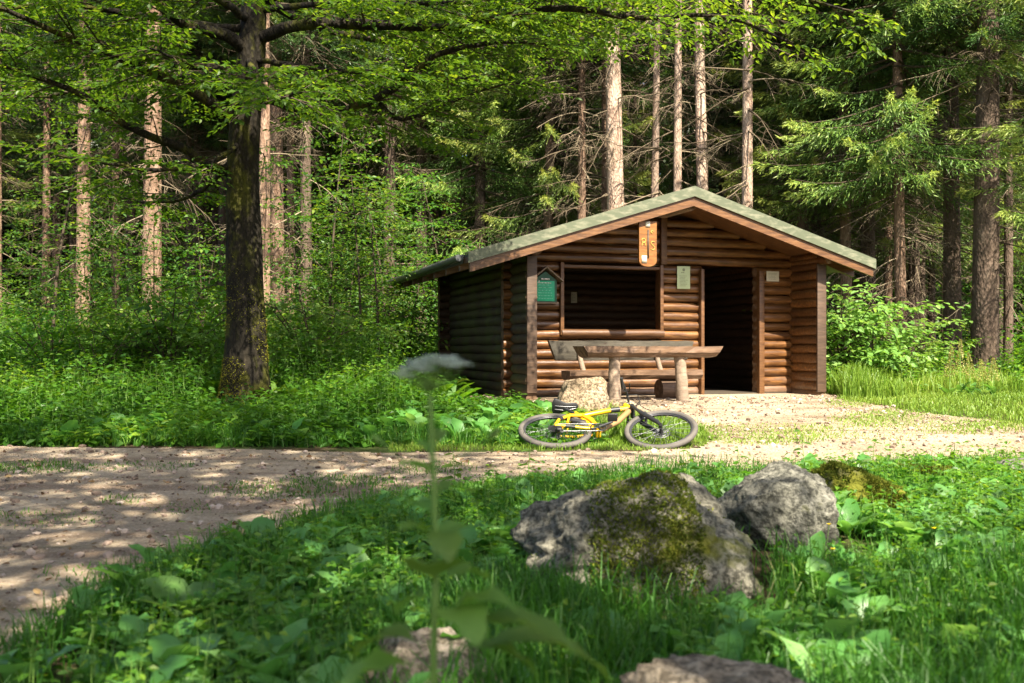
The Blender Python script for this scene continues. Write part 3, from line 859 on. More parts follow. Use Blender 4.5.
def spruce_meshes(seed, H, Rc, z0, br, bark_m, dead=(1.2, None), bough=1.0, dead_n=60, dens=1.0, hang=.5, tipz=.18, ndl=None):
    global rng
    keep = rng; rng = np.random.default_rng(seed)
    zt = np.concatenate([[0, .12, .3, .6, 1], np.arange(2, H, 1.0), [H]])
    bend = rng.normal(size=2)*.12
    cx = bend[0]*np.sin(zt/H*4) ; cyy = bend[1]*np.sin(zt/H*3)
    tr = br*(1 - zt/H)**.85 + .012; tr[:4] *= [1.5, 1.28, 1.12, 1.04]
    cpos = lambda z: np.array([np.interp(z, zt, cx), np.interp(z, zt, cyy), z])
    gt = Geo(); pts = np.stack([cx, cyy, zt - .1], 1)
    tube(gt, pts, tr, 16)
    for _ in range(60):                                # broken branch stubs
        z = rng.uniform(1, min(z0 + 4, H)); a = rng.uniform(0, 6.28); d = np.array([math.cos(a), math.sin(a), .1]); r0 = np.interp(z, zt, tr)
        tube(gt, [cpos(z) + d*r0*.8, cpos(z) + d*(r0 + rng.uniform(.02, .08))], [.025, .012], 5)
    gd = Geo()
    zlo, zhi = dead[0], dead[1] or z0 + 1.5
    for _ in range(dead_n):
        z = zlo + (zhi - zlo)*rng.random()**.7; a = rng.uniform(0, 6.28); L = rng.uniform(.5, 1.9)*min(1, .4 + z/8)*bough
        d = np.array([math.cos(a), math.sin(a), 0]); t = np.linspace(0, 1, 7)[:, None]
        p = cpos(z) + d*L*t + UP*(rng.uniform(-.5, .15)*L*t - rng.uniform(.1, .45)*L*t**2 + .12*L*t**4)
        p += np.cumsum(rng.normal(size=p.shape)*.02*L, 0)*t
        rn = rng.random()
        tube(gd, p, np.linspace(.016, .003, 7)*(.6 + .4*L), 4, rnd=rn)
        for k in range(int(3 + 5*L)):
            s = rng.uniform(.2, .95); i = s*6; i0 = int(i); q0 = p[i0] + (p[min(i0 + 1, 6)] - p[i0])*(i - i0)
            sd = np.cross(d, UP)*rng.choice([-1, 1]); l = rng.uniform(.12, .5)*(1.2 - s)*L
            dd = unit(d*.7 + sd*.7 + UP*rng.uniform(-1.1, .1)); u = np.linspace(0, 1, 4)[:, None]
            pp_ = q0 + dd*l*u - UP*l*.35*u**2
            tube(gd, pp_, [.005, .0045, .0035, .002], 3, rnd=rn)
            if l > .25:
                for e in range(2):
                    b = pp_[1 + e]; tube(gd, [b, b + unit(dd + rng.normal(size=3)*.6 - UP*.5)*l*.5], [.003, .0015], 3, rnd=rn)
    gc = Geo()
    z = z0
    while z < H - .3:
        q_ = (z - z0)/(H - z0)
        coarse = z > 13
        nb_ = rng.integers(4, 7) if not coarse else 5
        L0 = Rc*(1 - q_)**.8*(.75 + .25*min(1, q_*8)) + .15
        for b in range(nb_):
            a = rng.uniform(0, 6.28); L = L0*rng.uniform(.65, 1.12); zb = z + rng.uniform(-.2, .2)
            d = np.array([math.cos(a), math.sin(a), 0.]); sd = np.array([-d[1], d[0], 0.])
            drop = rng.uniform(.25, .5)*(1 - .6*q_)
            cur = lambda t: cpos(zb) + d*L*t[:, None] + UP*((-drop*L*t + tipz*L*t**3)[:, None]) + sd*(.06*L*np.sin(3*t + a))[:, None]
            t7 = np.linspace(0, 1, 6)
            tube(gc, cur(t7), np.linspace(.03, .005, 6)*min(1, .35 + L/3), 4, 1, rnd=.2)
            m = max(5, int(L/(.075 if not coarse else .17)*dens)); k = 9 if not coarse else 4
            t = np.linspace(.12, 1, m) + rng.normal(size=m)*.01
            t = np.repeat(t, 2); s = np.tile([-1, 1], m)
            p0 = cur(t)
            tl = (.14 + .55*np.sin(np.clip((1 - t)*1.9, 0, 1.57))*min(1, L/2.2))*rng.uniform(.6, 1.15, 2*m)
            td = unit(d*(.75 + .5*t[:, None]) + sd*(s*rng.uniform(.5, 1.0, 2*m)*(1.1 - .7*t))[:, None] + UP*(-hang*rng.uniform(.2, 1.5, 2*m) + .25*t)[:, None])
            u = np.linspace(.12, 1, k)
            C = (p0[:, None] + td[:, None]*(tl[:, None]*u[None])[..., None] - UP*((tl[:, None]*.25*u[None]**2)[..., None])).reshape(-1, 3)
            A = np.repeat(td, k, 0) + rng.normal(size=(2*m*k, 3))*.42 - UP*.1
            n_ = len(C)
            rn = np.clip(np.repeat(.12 + .6*t**2.2, k) + np.tile(u, 2*m)*.2 + rng.normal(size=n_)*.12, 0, 1)
            sc = 1.0 if not coarse else 2.0
            blade(gc, C, A, rand_unit(n_, .8), rng.uniform(.08, .16, n_)*sc, rng.uniform(.011, .02, n_)*(1.25 if not coarse else 3.0), rn)
        z += rng.uniform(.28, .42)*(1 if not coarse else 1.5)/math.sqrt(dens)
    me = (gt.mesh('spruce_trunk', bark_m), gd.mesh('dead_twigs', twig_m), gc.mesh('spruce_needles', [ndl or needle_m, brown_stem], False))
    rng = keep
    return me

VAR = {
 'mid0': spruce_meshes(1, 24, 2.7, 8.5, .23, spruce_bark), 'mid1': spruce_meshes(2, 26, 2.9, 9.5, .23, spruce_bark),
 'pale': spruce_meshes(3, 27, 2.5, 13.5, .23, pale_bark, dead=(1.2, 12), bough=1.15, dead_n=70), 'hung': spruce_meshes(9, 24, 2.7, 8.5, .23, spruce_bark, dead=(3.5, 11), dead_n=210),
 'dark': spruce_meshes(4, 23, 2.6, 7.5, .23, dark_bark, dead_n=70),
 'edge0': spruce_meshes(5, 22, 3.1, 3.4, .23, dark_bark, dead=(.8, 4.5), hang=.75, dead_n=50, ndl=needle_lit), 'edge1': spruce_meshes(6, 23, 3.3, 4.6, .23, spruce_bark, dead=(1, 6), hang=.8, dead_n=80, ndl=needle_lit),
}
def spruce(px, wpx, Y, var, label, group=None, rz=None, X=None):
    x = (px - 512)*Y/F if X is None else X
    s = (wpx*Y/F)/(2*.23*.97)
    t = thing('spruce_tree', label, 'tree', (x, Y, float(gz(x, Y)) - .05), rng.uniform(0, 6.28) if rz is None else rz, group)
    me = VAR[var]
    for nm, m, sc in (('trunk', me[0], s), ('dead_branches', me[1], 1), ('crown', me[2], 1)):
        o = link(nm, m, t); o.scale = (sc, sc, 1)
        if nm == 'trunk': o.scale = (s, s, 1)
    return t

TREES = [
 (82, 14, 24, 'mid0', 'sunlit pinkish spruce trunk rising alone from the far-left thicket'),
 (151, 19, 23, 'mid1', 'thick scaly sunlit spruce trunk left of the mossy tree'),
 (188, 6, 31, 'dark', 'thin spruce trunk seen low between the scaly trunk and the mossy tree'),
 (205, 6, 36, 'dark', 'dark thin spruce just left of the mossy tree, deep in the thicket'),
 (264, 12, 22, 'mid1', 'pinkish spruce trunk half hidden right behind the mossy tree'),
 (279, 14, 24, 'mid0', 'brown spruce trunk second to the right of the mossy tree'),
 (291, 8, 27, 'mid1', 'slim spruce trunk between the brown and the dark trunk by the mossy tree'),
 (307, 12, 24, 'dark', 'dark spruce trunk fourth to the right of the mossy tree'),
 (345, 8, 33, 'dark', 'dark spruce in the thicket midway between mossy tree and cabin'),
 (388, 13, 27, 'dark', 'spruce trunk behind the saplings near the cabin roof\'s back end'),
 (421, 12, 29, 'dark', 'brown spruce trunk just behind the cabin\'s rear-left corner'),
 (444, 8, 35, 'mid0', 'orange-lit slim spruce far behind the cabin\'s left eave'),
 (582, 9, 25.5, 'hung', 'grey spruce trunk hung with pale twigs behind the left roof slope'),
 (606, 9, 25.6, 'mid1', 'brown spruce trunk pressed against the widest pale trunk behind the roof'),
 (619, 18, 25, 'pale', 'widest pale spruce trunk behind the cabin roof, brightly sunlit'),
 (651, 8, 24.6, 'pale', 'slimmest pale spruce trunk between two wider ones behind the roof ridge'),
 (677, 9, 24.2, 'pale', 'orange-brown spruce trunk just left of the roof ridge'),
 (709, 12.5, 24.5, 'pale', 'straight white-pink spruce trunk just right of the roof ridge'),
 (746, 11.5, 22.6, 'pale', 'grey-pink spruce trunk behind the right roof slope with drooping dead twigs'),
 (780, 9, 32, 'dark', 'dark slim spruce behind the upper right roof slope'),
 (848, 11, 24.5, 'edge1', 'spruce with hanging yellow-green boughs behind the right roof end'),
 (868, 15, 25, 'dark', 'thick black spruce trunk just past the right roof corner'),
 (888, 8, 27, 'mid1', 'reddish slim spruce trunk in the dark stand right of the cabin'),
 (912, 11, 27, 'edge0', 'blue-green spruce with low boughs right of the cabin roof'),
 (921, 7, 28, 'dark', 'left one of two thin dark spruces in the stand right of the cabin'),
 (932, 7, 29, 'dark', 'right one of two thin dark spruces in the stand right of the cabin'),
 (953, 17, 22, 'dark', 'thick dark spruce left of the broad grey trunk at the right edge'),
 (984, 25, 20.5, 'dark', 'broadest grey spruce trunk standing at the right edge behind the lawn'),  # trunk in shade, its shade put in by the darker bark colour
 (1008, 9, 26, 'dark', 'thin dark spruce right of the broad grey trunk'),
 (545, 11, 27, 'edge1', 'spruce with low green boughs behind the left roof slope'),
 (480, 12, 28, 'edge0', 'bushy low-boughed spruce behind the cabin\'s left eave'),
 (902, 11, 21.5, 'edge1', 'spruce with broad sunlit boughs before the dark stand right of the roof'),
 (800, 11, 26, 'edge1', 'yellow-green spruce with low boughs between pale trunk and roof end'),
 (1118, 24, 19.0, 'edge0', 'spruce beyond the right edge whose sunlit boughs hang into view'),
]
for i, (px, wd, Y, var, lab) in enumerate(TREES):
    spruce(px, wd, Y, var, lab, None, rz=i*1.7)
# the many dark trunks in the shade behind
spots = []
tries = 0
while len(spots) < 62 and tries < 6000:
    tries += 1
    Y = rng.uniform(30, 52); x = rng.uniform(-.62, .62)*Y
    if all((x - a)**2 + (Y - b)**2 > 6.5 for a, b in spots): spots.append((x, Y))
spots += [(-20, 24), (-15.5, 30), (17, 22), (15, 27), (20, 18), (-9, 31), (3.2, 31), (9.5, 31)]
for i, (x, Y) in enumerate(spots):
    spruce(0, rng.uniform(.22, .42)*F/Y, Y, ('dark', 'mid0', 'dark', 'mid1', 'edge0')[i % 5] if Y > 29 else ('edge0', 'mid1', 'dark')[i % 3],
           'one of the many shaded spruces standing deep in the forest', 'spruces deep in the forest', X=x)

# far wood
g = Geo()
keep = rng; rng = np.random.default_rng(77)
for i in range(330):
    Y = rng.uniform(52, 90); x = rng.uniform(-.75, .75)*Y; zb = float(gz(x, Y)); H = rng.uniform(20, 27)
    tube(g, [(x, Y, zb - .2), (x, Y, zb + H)], [.25, .03], 6, 1)
    n = 700
    q_ = rng.random(n)**1.25; z = 2.5 + (H - 2.5)*q_; r = 3.0*(1 - q_)**.8*np.sqrt(rng.random(n)) + .1
    a = rng.uniform(0, 6.28, n); d = np.stack([np.cos(a), np.sin(a), -.5 + 0*a], 1)
    C = np.array([x, Y, zb]) + np.stack([np.cos(a)*r, np.sin(a)*r, z - .35*r], 1)
    blade(g, C, d + rng.normal(size=(n, 3))*.3, rand_unit(n, .6), rng.uniform(.8, 1.7, n), rng.uniform(.25, .5, n), rng.random(n))
rng = keep
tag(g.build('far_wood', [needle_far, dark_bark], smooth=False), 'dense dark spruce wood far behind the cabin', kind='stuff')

# ------------------------------------------------------------------ broadleaf sprays
class LeafBag:
    def __init__(s): s.C, s.A, s.N, s.L, s.r = [], [], [], [], []
    def put(s, C, A, N, L, r): s.C.append(C); s.A.append(A); s.N.append(N); s.L.append(L); s.r.append(r)
    def flush(s, g, ratio=.55, fold=.1, droop=.12):
        if s.C:
            L = np.concatenate(s.L); leaf(g, np.concatenate(s.C), np.concatenate(s.A), np.concatenate(s.N), L, L*ratio, np.concatenate(s.r), 0, fold, droop)

def twig_leaves(bag, p0, d, L, ll, sp, jit=.25, tint=0.0):
    """leaves alternating along a set of straight drooping twigs (p0, d: k x 3)"""
    k = len(p0)
    m = max(3, int(np.max(L)/sp))
    u = np.linspace(.1, 1, m)
    d = unit(d)
    C = p0[:, None] + d[:, None]*(L[:, None]*u)[..., None] - UP*((L[:, None]*.12*u**2)[..., None])
    sd = unit(np.cross(d, UP) + 1e-6)
    sg = np.where(np.arange(m) % 2, 1., -1.); sg[-1] = 0
    A = d[:, None]*.7 + sd[:, None]*(sg*.85)[None, :, None] - UP*.18
    n = k*m
    A = A.reshape(-1, 3) + rng.normal(size=(n, 3))*jit
    N = UP + rng.normal(size=(n, 3))*.33
    bag.put(C.reshape(-1, 3), A, N, ll*rng.uniform(.6, 1.15, n), np.clip(rng.normal(.45 + tint, .22, n), 0, 1))

def spray(bag, gt, pts, r0, ll, sec_len, sec_sp, ter_sp, start=.15, sp=.055, jit=.25, tint=0.0, twigs=True):
    """flat beech-like spray: secondaries left and right of a limb, twigs left and right of those"""
    n = len(pts); d = np.concatenate([[0], np.cumsum(np.linalg.norm(np.diff(pts, axis=0), axis=1))]); L = d[-1]
    s = start*L; side = 1
    while s < L:
        f = s/L
        p = np.array([np.interp(s, d, pts[:, i]) for i in range(3)])
        i = min(np.searchsorted(d, s), n - 1); i = max(i, 1); t = unit(pts[i] - pts[i - 1])
        hz = unit(np.cross(t, UP)); a = rng.uniform(.6, 1.2)
        dd = unit(t*math.cos(a) + hz*side*math.sin(a) + UP*rng.uniform(-.3, .3))
        l = sec_len*(1 - .65*f)*rng.uniform(.55, 1.15)
        u = np.linspace(0, 1, 6)[:, None]
        q_ = p + dd*l*u - UP*(l*rng.uniform(-.05, .22)*u**2) + hz*side*(rng.normal()*.06*l)*u**2
        if twigs: tube(gt, q_, np.linspace(max(.004, .012*l), .003, 6), 4, 1)
        m = max(3, int(l/ter_sp)); tt = np.linspace(.12, 1, m)
        c = np.stack([np.interp(tt, u[:, 0], q_[:, k]) for k in range(3)], 1)
        sg = np.where(np.arange(m) % 2, 1., -1.)
        hs = unit(np.cross(dd, UP))
        td = unit(dd*.75 + hs*(sg*rng.uniform(.5, 1, m))[:, None] + UP*rng.normal(0, .16, m)[:, None])
        tl = (.22 + .3*l*.4*(1 - .6*tt))*rng.uniform(.6, 1.2, m)
        twig_leaves(bag, c, td, tl, ll, sp, jit, tint)
        side = -side; s += sec_sp*rng.uniform(.6, 1.3)
    twig_leaves(bag, pts[-1:], (pts[-1:] - pts[-2:-1]), np.array([.4]), ll, sp, jit, tint)

# ------------------------------------------------------------------ the big mossy tree
BY = 13.0
by0 = float(gz(-3.4, BY))
beech = thing('mossy_tree', 'big dark leafy tree with mossy foot and spreading limbs left of the cabin', 'tree', ((247 - 512)*BY/F, BY, by0))
org = np.array([(247 - 512)*BY/F, BY, by0])
def B(px, py, Y): return P(px, py, Y) - org
tp = [[0, 0, -.2]] + [list(B(*p)) for p in ((247, 408, BY), (247, 380, BY), (246, 340, BY), (245, 280, BY), (243, 200, BY), (243, 150, BY), (247, 100, BY), (252, 50, BY), (255, 0, BY), (259, -60, BY + .2))] + [[.3, .5, 8.5], [.1, .8, 11], [.2, .9, 13.5]]
tr = [.42, .36, .305, .255, .23, .212, .2, .185, .172, .165, .15, .12, .08, .03]
g = Geo()
ring_pts = spline(tp, 60); rr = np.interp(np.linspace(0, 1, 60), np.linspace(0, 1, len(tr)), tr)
dd_ = np.concatenate([[0], np.cumsum(np.linalg.norm(np.diff(np.array(tp), axis=0), axis=1))]); rr = np.interp(np.linspace(0, dd_[-1], 60), dd_, tr)
tube(g, ring_pts, rr, 26)
V = g.v[0].copy(); vn = np.array([noise.noise(Vector((x*3.2, y*3.2, z*1.3))) for x, y, z in V]); ang = np.arctan2(V[:, 1], V[:, 0])
fl = np.exp(-np.clip(V[:, 2], 0, 9)/.28)
axis = np.repeat(ring_pts, 26, 0)
V += unit((V - axis)*[1, 1, .0])*(vn*.03 + fl*.06*np.cos(5*ang + 1))[:, None]
g.v[0] = V
ob = g.build('trunk', beech_bark, beech)
# thick yellow moss on the trunk foot, its colour brightened for a sun spot
nn = 9000; tt = rng.integers(0, len(ring_pts) - 1, nn)
V = g.v[0].reshape(len(ring_pts), 26, 3); zz = V[..., 2].mean(1)
wz = np.exp(-np.clip(zz, 0, 9)/.6)*(zz > -.05); wz = wz/wz.sum(); ti = rng.choice(len(zz) - 1, nn, p=wz[:-1]/wz[:-1].sum()); tj = rng.integers(0, 26, nn); u1, u2 = rng.random(nn)[:, None], rng.random(nn)[:, None]
j2 = (tj + 1) % 26
pm = (V[ti, tj]*(1 - u1) + V[ti, j2]*u1)*(1 - u2) + (V[ti + 1, tj]*(1 - u1) + V[ti + 1, j2]*u1)*u2
keep_ = np.array([noise.noise(Vector((x*2.6, y*2.6, z*1.8 + 3))) for x, y, z in pm]) > -.15 + .22*np.clip(pm[:, 2] - .6, 0, 2)
pm = pm[keep_]; od = unit(pm*[1, 1, 0]); gm = Geo(); k_ = len(pm)
blade(gm, pm - od*.004, od + rng.normal(size=(k_, 3))*.6 + UP*.2, rng.normal(size=(k_, 3)), rng.uniform(.015, .035, k_), rng.uniform(.008, .014, k_), rng.random(k_)); gm.build('moss', leaf_mat('sunlit_trunk_moss', [(0, (.10, .11, .012)), (1, (.3, .28, .035))], (1.2, 1.1, .7), .25, .8, .1), beech, smooth=False)
bag = LeafBag(); gtw = Geo()
def limb(pts, r0, sec=1.5, sp=.17, start=.26, ll=.088, tint=0.0, n=26):
    p = spline(pts, n)
    p[2:] += np.cumsum(rng.normal(size=(n - 2, 3))*.012, 0)
    g = Geo(); tube(g, p, np.linspace(r0*.95, .012, n), 8); g.build('branch', beech_bark, beech)
    spray(bag, gtw, p, r0, ll, sec*1.2, sp, .085, start, .052, tint=tint)
limb([B(240, 175, 13), B(222, 170, 12.9), B(187, 148, 12.6), B(137, 127, 12.2), B(78, 88, 11.8), B(15, 64, 11.4), B(-60, 40, 11)], .075)
limb([B(240, 120, 13), B(226, 113, 12.9), B(195, 92, 12.5), B(137, 66, 12), B(94, 49, 11.6), B(39, 25, 11.2), B(0, 8, 10.9), B(-70, -15, 10.5)], .085)
limb([B(248, 55, 13), B(234, 41, 12.8), B(191, 25, 12.3), B(172, 8, 12), B(150, -20, 11.6), B(110, -60, 11)], .10)
limb([B(250, 108, 13), B(262, 100, 12.9), B(297, 109, 12.6), B(332, 117, 12.3), B(371, 109, 12.0), B(400, 90, 11.8), B(446, 57, 11.6), B(520, 45, 11.4), B(570, 50, 11.2)], .085, sec=1.6)
limb([B(380, 104, 12), B(400, 120, 11.8), B(440, 105, 11.6), B(505, 90, 11.4), B(540, 96, 11.2)], .03, sec=1.1, start=.05)
limb([B(255, 40, 13), B(300, 25, 12.6), B(380, 25, 12.1), B(446, 27, 11.8), B(503, 17, 11.5), B(560, 7, 11.2), B(650, 18, 11), B(740, 22, 10.8), B(800, 45, 10.7)], .09, sec=1.5, start=.12, tint=.15)
limb([B(258, 0, 13), B(340, -25, 12.4), B(450, -30, 11.9), B(560, -25, 11.5), B(680, -12, 11.2), B(780, -5, 11), B(850, 10, 10.9)], .09, sec=1.6, tint=.15)
limb([B(258, -5, 13), B(300, 20, 13.6), B(380, 40, 14.3), B(480, 50, 14.8), B(590, 40, 15.2), B(680, 35, 15.5)], .07, sec=1.5)
limb([B(245, 80, 13), B(200, 75, 13.8), B(140, 80, 14.5), B(60, 95, 15), B(-20, 100, 15.4)], .07, sec=1.6)
limb([B(245, 110, 13), B(290, 85, 13.6), B(340, 85, 14.2), B(420, 95, 14.8)], .06, sec=1.5)
limb([B(248, 60, 13), B(255, 70, 12), B(275, 90, 11), B(300, 80, 10)], .05, sec=1.3)
limb([B(246, 90, 13), B(225, 80, 12), B(190, 70, 11.2), B(150, 60, 10.4)], .05, sec=1.3)
limb([B(250, 20, 13), B(215, 0, 12), B(180, -30, 11), B(120, -50, 10)], .06, sec=1.5)
limb([B(240, 150, 13), B(200, 190, 13.6), B(150, 200, 14.2), B(90, 195, 14.8)], .04, sec=1.1, start=.3)
limb([B(244, 140, 13), B(190, 165, 12), B(120, 165, 11.3), B(40, 150, 10.8)], .04, sec=1.3, start=.2)
limb([B(246, 70, 13), B(160, 60, 12.3), B(80, 40, 11.6), B(0, 45, 11)], .05, sec=1.5, start=.2)
limb([B(250, 30, 13), B(120, 10, 12), B(30, 0, 11.4), B(-60, 10, 11)], .06, sec=1.5, start=.2)
limb([B(250, 60, 13), B(330, 70, 12), B(420, 75, 11.4), B(500, 70, 11)], .04, sec=1.4, start=.2)
limb([B(258, 10, 13), B(360, 5, 12.2), B(460, 0, 11.6), B(600, -10, 11)], .05, sec=1.5, start=.2)
for i in range(9):                       # upper crown, above the picture
    z = 6.2 + 6.5*(i/8)
    a = i*2.4 + .3; L = 4.6*(1 - .6*(i/8))*rng.uniform(.8, 1.1)
    b = np.array([.25, .6*(z - 5)/8, z]); d = np.array([math.cos(a), math.sin(a), 0])
    limb([b, b + d*L*.3 + UP*.7, b + d*L*.65 + UP*1.0, b + d*L + UP*.7], .07, sec=1.9, sp=.42, ll=.115, n=14)
bag.flush(gtw)
gtw.build('crown', [beech_leaf, brown_stem], beech, smooth=False)

# ------------------------------------------------------------------ tall leafy trees that shade the foreground
def shade_tree(seed, H, Rc, z0, nl, r=.24):
    global rng
    keep = rng; rng = np.random.default_rng(seed)
    gt = Geo(); bag = LeafBag(); gw = Geo()
    tube(gt, spline([[0, 0, -.2], [0, 0, 1], [.1, .1, H*.4], [-.1, .1, H*.8], [0, 0, H]], 24), np.linspace(r*1.3, .03, 24), 14)
    for i in range(nl):
        f = i/(nl - 1); z = z0 + (H - z0 - .5)*f; a = i*2.4; L = Rc*math.sin(math.pi*(.22 + .7*f))*rng.uniform(.8, 1.1)
        b = np.array([0, 0, z]); d = np.array([math.cos(a), math.sin(a), 0])
        p = spline([b, b + d*L*.35 + UP*.6, b + d*L*.7 + UP*.9, b + d*L + UP*.6], 12)
        tube(gt, p, np.linspace(.07, .01, 12), 6)
        spray(bag, gw, p, .05, .19, 2.0, .55, .25, .2, .13, twigs=False)
    gl = Geo(); bag.flush(gl, .62)
    rng = keep
    return gt.mesh('shade_trunk', beech_bark), gl.mesh('shade_leaves', beech_leaf, False)
SH = [shade_tree(21, 16, 5.0, 6.5, 34), shade_tree(22, 14, 4.8, 6.0, 21), shade_tree(23, 26, 5.0, 14.5, 29, .2), shade_tree(24, 14, 4.8, 6.0, 64)]
SHADE = [(4.2, -5.0, 1, 0), (-1.0, -5.2, 1, 2), (9.2, -5.5, 1, 1), (1.2, -1.0, 3, 4), (-4.5, -1.5, 3, 3), (2.8, -1.9, 2, 2)]
for (x, y, k, rz) in SHADE:
    t = thing('leafy_tree', 'tall leafy tree behind the viewpoint shading the foreground', 'tree', (x, y, float(gz(x, y))), rz, 'leafy trees behind the viewpoint')
    link('trunk', SH[k][0], t); link('crown', SH[k][1], t)

# ------------------------------------------------------------------ saplings and shrubs
def sapling_meshes(seed, H, Rc, nl, ll, lm, z0=.25, stems=1, flat=.2):
    global rng
    keep = rng; rng = np.random.default_rng(seed)
    gs = Geo(); bag = LeafBag(); gc = Geo()
    for s in range(stems):
        a0 = rng.uniform(0, 6.28); lean = (rng.uniform(.05, .2) if stems == 1 else rng.uniform(.25, .6))*H
        tip = np.array([math.cos(a0)*lean, math.sin(a0)*lean, H*rng.uniform(.75, 1)])
        sp_ = spline([[0, 0, -.1], tip*[.2, .2, .45], tip], 12)
        tube(gs, sp_, np.linspace(.008*H + .004, .004, 12), 6)
        for i in range(nl//stems):
            f = z0 + (1 - z0)*(i + rng.random())/(nl//stems)
            p0 = np.array([np.interp(f, np.linspace(0, 1, 12), sp_[:, k]) for k in range(3)])
            a = i*2.4 + rng.uniform(-.5, .5); L = Rc*(1 - .65*f)*rng.uniform(.6, 1.15)
            d = np.array([math.cos(a), math.sin(a), flat])
            u = np.linspace(0, 1, 7)[:, None]
            q_ = p0 + d*L*u - UP*L*.25*u**2
            tube(gc, q_, np.linspace(.008, .002, 7), 4, 1)
            spray(bag, gc, q_, .01, ll, .5*L + .12, .16, .11, .1, .075*ll/.09, .3, twigs=False)
    bag.flush(gc, .58)
    me = (gs.mesh('sapling_stem', brown_stem), gc.mesh('sapling_leaves', [lm, brown_stem], False))
    rng = keep
    return me
SAP = [sapling_meshes(31, 4.2, 1.5, 22, .10, bush_leaf), sapling_meshes(32, 3.2, 1.3, 20, .10, bush_leaf), sapling_meshes(33, 5.2, 1.7, 26, .10, bush_leaf), sapling_meshes(34, 2.2, 1.0, 16, .095, beech_leaf)]
SHR = [sapling_meshes(41, 1.5, .75, 60, .11, pale_leaf, .12, 9, .5), sapling_meshes(42, 1.1, .6, 46, .10, pale_leaf, .1, 8, .5), sapling_meshes(43, 1.2, .7, 46, .09, herb_leaf, .1, 8, .5)]
def plant(name, label, cat, me, x, y, s=1.0, rz=None, group=None, dz=0.0):
    t = thing(name, label, cat, (x, y, float(gz(x, y)) - .02 + dz), rng.uniform(0, 6.28) if rz is None else rz, group)
    t.scale = (s, s, s)
    for nm, m in zip(('stem', 'foliage'), me): link(nm, m, t)
    return t
NAMED_SAP = [
 (362, 17.5, 0, 1.0, 'tall leafy sapling nearest the cabin\'s back left corner'),
 (328, 18.5, 2, 1.0, 'tallest layered sapling midway between mossy tree and cabin'),
 (408, 20.5, 1, 1.05, 'leafy sapling pressed against the cabin\'s rear eave'),
 (50, 17, 2, 1.0, 'tall dark-stemmed sapling at the far-left edge of the thicket'),
 (118, 19.5, 0, 1.0, 'leafy sapling between the two sunlit spruce trunks on the left'),
 (200, 18.5, 1, 1.0, 'leafy sapling just left of the mossy trunk'),
]
for (px, Y, k, s, lab) in NAMED_SAP: plant('sapling', lab, 'sapling', SAP[k], (px - 512)*Y/F, Y, s)
sp_pts = []
while len(sp_pts) < 62:
    Y = rng.uniform(17, 33); px = rng.uniform(-60, 470) if len(sp_pts) < 38 else (rng.uniform(290, 450) if len(sp_pts) < 50 else rng.uniform(840, 1120))
    if px > 800: Y = rng.uniform(26, 36)
    x = (px - 512)*Y/F
    if in_hut(x, Y, 1.2) or any((x - a)**2 + (Y - b)**2 < 1.1 for a, b in sp_pts): continue
    sp_pts.append((x, Y)); plant('sapling', 'leafy young tree in the forest undergrowth around the cabin', 'sapling', SAP[len(sp_pts) % 4], x, Y, rng.uniform(.7, 1.1), None, 'saplings in the undergrowth')
for (px, Y, k, s, lab) in [
 (842, 18.2, 0, 1.35, 'bright green leafy shrub against the cabin\'s right corner'),
 (872, 18.0, 1, 1.5, 'bright leafy shrub standing in the sun right beside the corner shrub'),
 (905, 18.6, 1, 1.25, 'low leafy shrub behind the lawn, left of the dock spikes'),
 (940, 20.0, 2, 1.0, 'darker low shrub behind the dock spikes'),
 (1050, 19.0, 2, 1.1, 'dark leafy shrub beyond the right end of the lawn')]:
    plant('shrub', lab, 'shrub', SHR[k], (px - 512)*Y/F, Y, s)

def dock(g, C, az, L, W, up0, up1, rnd, pet=.3):
    n = len(C); m = 9
    s = np.linspace(0, 1, m)
    d = np.stack([np.cos(az), np.sin(az), 0*az], 1); sd = np.stack([-np.sin(az), np.cos(az), 0*az], 1)
    phi = up0[:, None] + (up1 - up0)[:, None]*s**1.3
    st = np.stack([np.cos(phi), np.sin(phi)], -1)*(L/(m - 1))[:, None, None]
    cu = np.concatenate([np.zeros((n, 1, 2)), np.cumsum(st[:, :-1], 1)], 1)
    ctr = C[:, None] + d[:, None]*cu[..., :1] + UP*cu[..., 1:]
    nrm = -d[:, None]*np.sin(phi)[..., None] + UP*np.cos(phi)[..., None]
    q_ = np.clip((s - pet)/(1 - pet), 0, 1)
    prof = np.sin(math.pi*q_**.72)**.8; prof[-1] = .03; prof = np.maximum(prof, .045)
    wv = 1 + .12*np.sin(s*17 + rnd[:, None]*20)
    hw = W[:, None]*.5*prof*wv
    ripple = .16*hw*np.sin(s*21 + rnd[:, None]*9)
    lft = ctr + sd[:, None]*hw[..., None] + nrm*(hw*.28 + ripple)[..., None]
    rgt = ctr - sd[:, None]*hw[..., None] + nrm*(hw*.28 - ripple)[..., None]
    v = np.stack([lft, ctr, rgt], 2).reshape(-1, 3)
    i = np.arange(m - 1)[:, None]*3; f = np.concatenate([i + np.array([[0, 1, 4, 3]]), i + np.array([[1, 2, 5, 4]])])
    f = (np.arange(n)[:, None, None]*m*3 + f[None]).reshape(-1, 4)
    g.add(v, f, 0, np.repeat(rnd, m*3))
